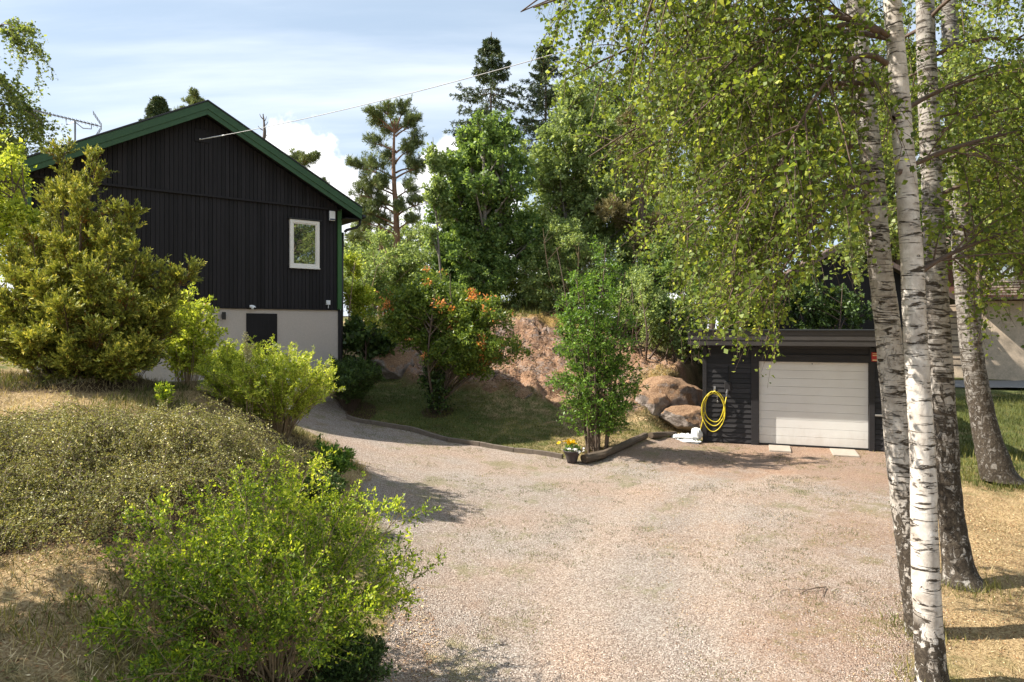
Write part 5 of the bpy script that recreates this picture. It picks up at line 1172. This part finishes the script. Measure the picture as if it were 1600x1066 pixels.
# ------------------------------------------------------------------ garden shrubs on the bank
def shrub(name, label, cat, base, n, spread, hgt, lm, L, asp=.5, n2=8, n3=5, lfn=8, l2=.3, l3=.12, lean=(0, 0), zmin=.3, twig='twig', group=None, rs=.008, up=.2, t0=.25, sp=.008, ang=50, bow=.2, rnd=None, r0=.15, wild=0.):
    t = thing(name, base, label, cat, group); C = radial(base, n, spread, hgt, zmin, lean, bow=bow, r0=r0)
    if wild: f = 1 + wild * (rng.random(n) - .45)[:, None]; C[:, 2] = C[:, 0] + (C[:, 2] - C[:, 0]) * f; C[:, 1] += rng.normal(size=(n, 3)) * wild * .35
    c2 = children(C, n2, l2, 42, t0, 1.0, up=up, tipshort=.5); c3 = children(c2, n3, l3, 50, .1, 1.05, up=up)
    wd = Wood(); wd.curves(C, rs, rs * .3, 6, 5); wd.curves(c2, rs * .35, rs * .15, 3, 3); wd.build('stems', M[twig], t)
    lf = Leaves(); lf.on(c3, lfn, L, L * asp, ang, .0, 1.05, spread=sp, up=.1, rnd=rnd, curve_rnd=.3); lf.on(c2, lfn + 3, L, L * asp, ang, .1, 1.05, spread=sp, up=.1, rnd=rnd, curve_rnd=.3)
    lf.build('foliage', M[lm], t); return t, C, c2
t_, C, c2 = shrub('yellow_shrub', 'bright yellow green shrub with pale flower spikes beside the drive', 'shrub', gz(-3.8, 11.15), 130, 1.06, 1.34, 'l_yellow', .038, .42, 9, 5, 8, .26, .10, lean=(-.10, 0), zmin=.45, twig='twig_tan', up=.55)
lf = Leaves(); k = rng.random(len(c2)) < .14; k &= (c2[:, 2, 0] > -4.0); lf.on(c2[k], 16, .024, .02, 60, .55, 1.15, spread=.012); lf.build('blossoms', M['f_white'], t_)
shrub('yellow_shrub', 'smaller yellow green shrub left of the brightest shrub, near the rose', 'shrub', gz(-4.75, 11.6), 60, .55, .95, 'l_yellow', .038, .45, 8, 5, 8, .22, .10, zmin=.5, twig='twig_tan', up=.5)
shrub('clipped_dark_shrub', 'dark green rounded shrub at the foot of the house corner', 'shrub', gz(-4.35, 18.3), 90, .85, 1.25, 'l_dark', .07, .3, 8, 5, 8, .26, .12, zmin=.55, up=.5)
t_, C, c2 = shrub('rose_bush', 'light green rose bush with a few pink flowers by the basement window', 'shrub', gz(-6.0, 12.6), 42, .72, 1.75, 'l_yellow', .06, .6, 7, 4, 6, .3, .13, zmin=.3, twig='twig_tan', up=.3)
pk_ = C[rng.permutation(len(C))[:9], 2] + (0, -.05, .06)
fl = Leaves()
for q in pk_:
    for k in range(7):
        an = k * .9; fl.put(q[None], np.array([[math.cos(an), -.3, math.sin(an)]]), .045, .04)
fl.build('pink_flowers', M['f_pink'], t_)
t_ = thing('astilbe', gz(-4.15, 10.7), 'cream plume flower standing in front of the bright yellow green shrub', 'flower'); C = radial(gz(-4.15, 10.7), 4, .06, 1.3, .85)
wd = Wood(); wd.curves(C, .006, .003, 5, 4); wd.build('stems', M['twig_tan'], t_); lf = Leaves(); c2 = children(C, 34, .09, 55, .5, 1., up=.3); lf.on(c2, 12, .022, .018, 60, 0, 1.1, spread=.008)
M['f_cream'] = leafmat('petal_cream', [(0, (.45, .38, .20)), (1, (.75, .70, .45))], .3, .6); lf.build('blossoms', M['f_cream'], t_)

# foreground arching shrub
def rnd_tip_shade(P, CC, t):  # yellow shoot tips; lower and inner leaves darkened to paint inner shade
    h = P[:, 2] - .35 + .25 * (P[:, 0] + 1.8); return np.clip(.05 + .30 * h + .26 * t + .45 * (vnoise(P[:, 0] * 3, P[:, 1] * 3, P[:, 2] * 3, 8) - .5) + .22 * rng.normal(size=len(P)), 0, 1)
t_, C, c2 = shrub('arching_shrub', 'large arching small leaved shrub in the foreground on the bank edge', 'shrub', gz(-1.86, 5.35), 62, 1.26, 1.40, 'l_shrub', .026, .5, 15, 6, 9, .40, .10, lean=(-.06, .05), zmin=.30, twig='twig_tan', rs=.009, up=.05, t0=.40, bow=.10, sp=.004, wild=.24, rnd=rnd_tip_shade)
shrub('low_shade_growth', 'added dark leafy mass standing in for shade at the drive side foot of the foreground shrub', 'shrub', gz(-1.3, 5.6), 40, .32, .38, 'l_dark', .03, .5, 7, 4, 7, .16, .07, zmin=.5)  # dark leaves added to stand in for shade at the shrub's foot

for x, y, n_, hg, lb in ((-2.75, 4.75, 9, .28, 'pale leafed weed left of the foreground shrub foot, in shade'), (-2.35, 4.6, 7, .22, 'small pale weed closest to the foreground shrub on its left'), (-4.9, 9.6, 12, .45, 'tall weed between cotoneaster and juniper'), (-3.2, 9.6, 12, .4, 'leafy fern like weed at the upper end of the cotoneaster')):
    shrub('weed', lb, 'weed', gz(x, y, -.02), n_, .12, hg * .8, 'l_shrub', .045, .3, 4, 3, 3, .10, .05, zmin=.5, twig='twig_tan', rs=.003, up=.5, group='weeds on the bank')

for x, y, sp_, hg, lm_, lb in ((-2.75, 10.35, .34, .5, 'l_fresh', 'low fresh green plant between the bright yellow green shrub and the gravel'), (-2.6, 9.3, .30, .42, 'l_dark', 'low dark green fern like plant at the right end of the cotoneaster'),
                          (-4.95, 12.4, .45, .6, 'l_fresh', 'leafy green perennial behind the smaller yellow green shrub'), (-6.6, 11.9, .5, .55, 'l_dark', 'dark perennial clump between juniper and rose bush')):
    shrub('border_plant', lb, 'plant', gz(x, y, -.02), 26, sp_, hg, lm_, .06, .4, 5, 3, 5, .16, .07, zmin=.4, rs=.004, up=.4, group='low plants along the bank')

# cotoneaster blanket over the bank: countless sprays, one mass
def scatter(poly, n, soft=.25, thr=0.):
    p = np.array(poly); mn, mx = p.min(0), p.max(0); X = rng.random(n * 3) * (mx[0] - mn[0]) + mn[0]; Y = rng.random(n * 3) * (mx[1] - mn[1]) + mn[1]
    k = (poly_sd(X, Y, poly) + (fbm(X * 1.2, Y * 1.2, 0, 3, 19) - .5) * soft * 2) > thr; X, Y = X[k][:n], Y[k][:n]
    return X, Y, height(X, Y)
X, Y, Z = scatter(COT, 4600, .8)
clm = vnoise(X * 2.6, Y * 2.6, 0, 13); k = rng.random(len(X)) < .25 + .9 * clm ** 1.5; X, Y, Z = X[k], Y[k], Z[k]
lump = fbm(X * 1.1, Y * 1.1, 0, 3, 14); hh = .04 + .58 * sstep(lump, .35, .62) * (.4 + .8 * vnoise(X * 2.6, Y * 2.6, 0, 13))
P = np.stack([X, Y, Z + hh * rng.random(len(X)) * .7], -1); az = rng.random(len(X)) * 6.283; d = np.stack([np.cos(az) + .45, np.sin(az) - .6, np.zeros(len(X))], -1); d = nrm(d)
L_ = (.24 + .62 * rng.random(len(X)) ** 1.6)[:, None]
Cc = np.stack([P, P + d * L_ * .55 + np.array([0, 0, .17]) * L_ / .3, P + d * L_ + np.array([0, 0, -.035]) * L_ / .3], 1)
c2 = children(Cc, 5, .10, 45, .2, 1, up=.1)
lf = Leaves()
def rc_(P, CC, t): return np.clip(.12 + .38 * rng.random(len(P)) + .5 * (fbm(P[:, 0] * 2.5, P[:, 1] * 2.5, 0, 3, 33) - .4) + .4 * (rng.random(len(P)) < .1), 0, 1)
lf.on(Cc, 30, .022, .013, 60, .05, 1.02, spread=.006, rnd=rc_); lf.on(c2, 7, .018, .011, 60, .1, 1.1, spread=.004, rnd=rc_)
t_ = thing('cotoneaster', (-4.6, 8, H(-4.6, 8)), 'low grey green blanket of cotoneaster covering the bank', 'ground cover')
o = lf.build('foliage', M['l_coton'], t_); wd = Wood(); wd.curves(Cc, .0035, .0015, 4, 3); o = wd.build('stems', M['twig'], t_)

# ------------------------------------------------------------------ grass, weeds, fallen leaves, stones
def blades(name, X, Y, Z, hgt, wid, m, lean=.5, var=.5, jag=None):
    n = len(X); az = rng.random(n) * 6.283; h_ = hgt * (1 + var * rng.normal(size=n)).clip(.3, 2.2); ln = lean * rng.random(n)
    d = np.stack([np.cos(az) * ln, np.sin(az) * ln, np.ones(n)], -1); lf = Leaves(); lf.put(np.stack([X, Y, Z - .01], -1), d, h_, wid * (.7 + .6 * rng.random(n)))
    r = np.clip(.25 + .5 * rng.random(n) + .8 * (fbm(X * 1.1, Y * 1.1, 0, 3, 44) - .5), 0, 1); lf.r = [r]
    o = lf.build(name, m); o['kind'] = 'stuff'; o['category'] = 'grass'; return o
BANK = [(-9.5, 11.6), (-6, 11.2), (-5.2, 12.6), (-4.2, 14.2), (-3.1, 13.8), (-2.4, 11.8), (-2.0, 10), (-2.1, 8), (-1.6, 6.5), (-1.2, 5.2), (-1.0, 3.4), (-5, 3.0), (-9, 6)]
X, Y, Z = scatter(BANK, 90000, .3); g_ = gmask(X, Y) < .5; X, Y, Z = X[g_], Y[g_], Z[g_]
clump = vnoise(X * 5, Y * 5, 0, 66); k = (rng.random(len(X)) < .3 + .7 * clump)
o = blades('dry_grass', X[k], Y[k], Z[k], .08, .007, M['grass_dry'], 2.0); o['label'] = 'dry straw coloured grass on the bank in the foreground'
k = (vnoise(X * 1.3, Y * 1.3, 0, 68) > .66) & (rng.random(len(X)) < .5)
o = blades('grass_tufts', X[k], Y[k], Z[k], .11, .008, M['grass_green'], 1.0); o['label'] = 'green grass tufts among the dry grass of the bank'
LAWN = [(-5, 21.3), (-4.1, 17.6), (-1.5, 16.35), (1.3, 15.2), (3.3, 17.1), (4.9, 18.4), (3.8, 19.4), (1, 20), (-2.5, 20.8)]
X, Y, Z = scatter(LAWN, 42000, .2); o = blades('lawn_grass', X, Y, Z, .045, .010, M['grass_green'], 1.1); o['label'] = 'short grass of the lawn below the rock'
HILL = [(-6, 24), (-2, 24), (.3, 24.2), (2.2, 25.2), (5, 24.6), (6, 22.8), (6.8, 28), (2, 33), (-7, 33)]
X, Y, Z = scatter(HILL, 26000, .4); o = blades('hill_grass', X, Y, Z, .14, .022, M['grass_green'], 1.0); o['label'] = 'rough grass on the crest behind the rock'
RIGHT = [(4.2, 6.2), (5.9, 9.4), (7.7, 13.3), (9.7, 16.2), (10.6, 22), (24, 31), (30, 22), (14, 9), (8, 4), (3.6, 4), (3.6, 5.6)]
X, Y, Z = scatter(RIGHT, 70000, .4); near = Y < 13
X = np.r_[X, X[near] + rng.normal(size=near.sum()) * .2]; Y = np.r_[Y, Y[near] + rng.normal(size=near.sum()) * .2]; Z = height(X, Y); near = Y < 13; kk = near & (vnoise(X * 4, Y * 4, 0, 67) > .2) & (gmask(X, Y) < .5)
o = blades('dry_grass', X[kk], Y[kk], Z[kk], .06, .006, M['grass_dry'], 2.2); o['label'] = 'sparse dry grass under the birches on the right'
X, Y, Z = scatter([(8.0, 13.2), (9.8, 16.2), (10.6, 22), (24, 31), (26, 22), (14, 11)], 46000, 1.3); o = blades('meadow_grass', X, Y, Z, .13, .014, M['grass_green'], .8); o['label'] = 'longer meadow grass between garage, old birch and road'
fx, fy = [], []
for (cx_, cy_, cr_, n_) in ((A_pts[1][0], A_pts[1][1], .17, 260), (B_pts[1][0], B_pts[1][1], .19, 260), (C_pts[1][0], C_pts[1][1], .30, 700), (D_pts[1][0], D_pts[1][1], .45, 900)):
    a_ = rng.random(n_) * 6.283; q_ = cr_ * (1 + rng.random(n_) ** 2 * 1.1); fx.append(cx_ + q_ * np.cos(a_)); fy.append(cy_ + q_ * np.sin(a_))
X, Y = np.concatenate(fx), np.concatenate(fy); Z = height(X, Y); o = blades('root_grass', X, Y, Z, .09, .007, M['grass_green'], .9); o['label'] = 'grass tufts growing round the feet of the birches'
# tufts on the gravel
X, Y, Z = scatter(GRAVEL[0:13] + [(5.7, 9.5), (3.9, 6.4), (2.5, 4.6), (-.9, 4.6), (-1.2, 7), (-1.8, 9.5), (-2.5, 11.5)], 130000, .2)
k = (fbm(X * 1.1, Y * 1.1, 0, 4, 91) > .56) & (vnoise(X * 9, Y * 9, 0, 92) > .46); o = blades('gravel_weeds', X[k], Y[k], Z[k], .028, .006, M['grass_green'], 1.2); o['label'] = 'small weeds sprouting through the gravel'
X, Y, Z = scatter([(3.6, 19.4), (4.3, 19.0), (5.3, 19.0), (5.7, 20.5), (5.2, 21.4), (4.0, 21.3), (3.5, 20.3)], 12000, .3); o = blades('mossy_grass', X, Y, Z, .055, .012, M['grass_dry'], 1.8); o['label'] = 'rusty dry grass and moss on the knob left of the garage'
# stones
def pebble_mesh(X, Y, Z, s, m, name, label):
    n = len(X); a = rng.random((n, 1)) * 6.283; sx_ = s[:, None] * (.8 + .6 * rng.random((n, 1))); sy_ = s[:, None] * (.6 + .4 * rng.random((n, 1))); sz_ = s[:, None] * (.35 + .35 * rng.random((n, 1)))
    base_ = np.array([[1, 0, 0], [.25, 1, .1], [-.95, .3, 0], [-.2, -1, .05], [.1, .1, 1], [0, 0, -1]])
    V = np.repeat(base_[None], n, 0) + rng.normal(size=(n, 6, 3)) * .18; V = V * np.stack([sx_, sy_, sz_], -1)
    ca, sa = np.cos(a), np.sin(a); W = np.stack([V[..., 0] * ca - V[..., 1] * sa, V[..., 0] * sa + V[..., 1] * ca, V[..., 2]], -1) + np.stack([X, Y, Z], -1)[:, None]
    tri = np.array([[0, 1, 4], [1, 2, 4], [2, 3, 4], [3, 0, 4], [1, 0, 5], [2, 1, 5], [3, 2, 5], [0, 3, 5]]); Fq = (np.arange(n)[:, None, None] * 6 + tri[None]).reshape(-1, 3)
    o = mesh(name, W.reshape(-1, 3), Fq, m, fattrs={'rnd': np.repeat(rng.random(n), 8)}); o['kind'] = 'stuff'; o['category'] = 'gravel'; o['label'] = label
m, t, p, o = mat('stones'); a_ = t.n('ShaderNodeAttribute', attribute_name='rnd')
t.l(t.ramp(a_.outputs['Fac'], [(0, (.13, .09, .07)), (.3, (.27, .20, .16)), (.6, (.39, .32, .27)), (.85, (.53, .46, .41)), (1, (.70, .66, .62))]), p.inputs['Base Color']); p.inputs['Roughness'].default_value = .9; M['stones'] = m
Yr = 4.4 + 8.5 * rng.random(130000) ** 1.25; Xr = (rng.random(130000) - .35) * 1.3 * Yr
k = (poly_sd(Xr, Yr, GRAVEL) > -.25 + .2 * rng.random(len(Xr))) & (vnoise(Xr * 2, Yr * 2, 0, 15) > rng.random(len(Xr)) * .7); Xr, Yr = Xr[k], Yr[k]; Zr = height(Xr, Yr)
pebble_mesh(Xr, Yr, Zr + .002, .0035 + .0065 * rng.random(len(Xr)) ** 2.5, M['stones'], 'gravel_stones', 'loose grey and pinkish stones lying on the drive')
# fallen leaves and needles
M['litter'] = leafmat('litter_leaf', [(0, (.11, .05, .025)), (.4, (.30, .15, .07)), (.75, (.45, .28, .13)), (1, (.62, .50, .32))], .1, .8)
def litter(poly, n, s, nm, lb):
    X, Y, Z = scatter(poly, n, .5); q = vnoise(X * 1.6, Y * 1.6, 0, 23) > rng.random(len(X)) * .8; X, Y, Z = X[q], Y[q], Z[q]; n = len(X); az = rng.random(n) * 6.283; lf = Leaves()
    N = nrm(rng.normal(size=(n, 3)) * .35 + (0, 0, 1)); A = nrm(np.stack([np.cos(az), np.sin(az), rng.random(n) * .3], -1)); lf.put(np.stack([X, Y, Z + .008], -1), A, s * (.6 + .8 * rng.random(n)), s * .5, N=N)
    o = lf.build(nm, M['litter']); o['kind'] = 'stuff'; o['category'] = 'litter'; o['label'] = lb
litter([(4.0, 4.5), (4.1, 6.5), (5.9, 9.5), (7.8, 13), (12, 14), (9, 5)], 22000, .026, 'leaf_litter', 'brown fallen leaves on the dry ground around the birch feet')
litter([(2.2, 4.5), (1.2, 8), (2.2, 12), (1.7, 15), (4.3, 17.9), (9.2, 16.6), (12, 16), (9, 5), (4, 3.5)], 26000, .022, 'leaf_litter', 'brown fallen birch leaves on drive edge and right hand ground')
litter([(-1.4, 4.2), (-.8, 4.2), (-.7, 6), (-1.0, 8), (-3, 6), (-6, 7), (-6, 3.5)], 9000, .028, 'leaf_litter', 'brown fallen leaves around the foreground shrub')
litter([(-4.9, 21.6), (-2.4, 20.4), (.6, 19.7), (3.1, 19.0), (5.4, 19), (5.4, 23.4), (2.2, 25.4), (-2, 24.3)], 16000, .06, 'needle_litter', 'brown leaf and needle litter over the rock')

# ------------------------------------------------------------------ trees outside the frame: left of the bank and behind the camera
clumped('shade_tree', 'broad tree standing left of the camera on the bank', 'tree', gz(-7.4, 2.9), [((-7.2, 2.9, 6.0), (2.7, 3.0, 2.3))], 70, 6, 5, 7, .16, M['l_maple'], M['bark_brown'], .2, 1, 'trees around the viewpoint', asp=.7)

for x, y, lb in ((12.5, 6.0, 'leafy tree right of the camera beyond the drive'), (15.5, 9.5, 'second leafy tree right of the view, towards the road'), (11.0, 1.5, 'leafy tree right of and behind the camera')):
    clumped('shade_tree', lb, 'tree', gz(x, y), [((x, y, 6.0), (2.6, 2.8, 3.4)), ((x + .8, y - .6, 9.5), (2.8, 2.8, 3.0))], 90, 6, 5, 8, .15, M['l_birch2'], M['bark_brown'], .2, 1, 'trees around the viewpoint', asp=.7)
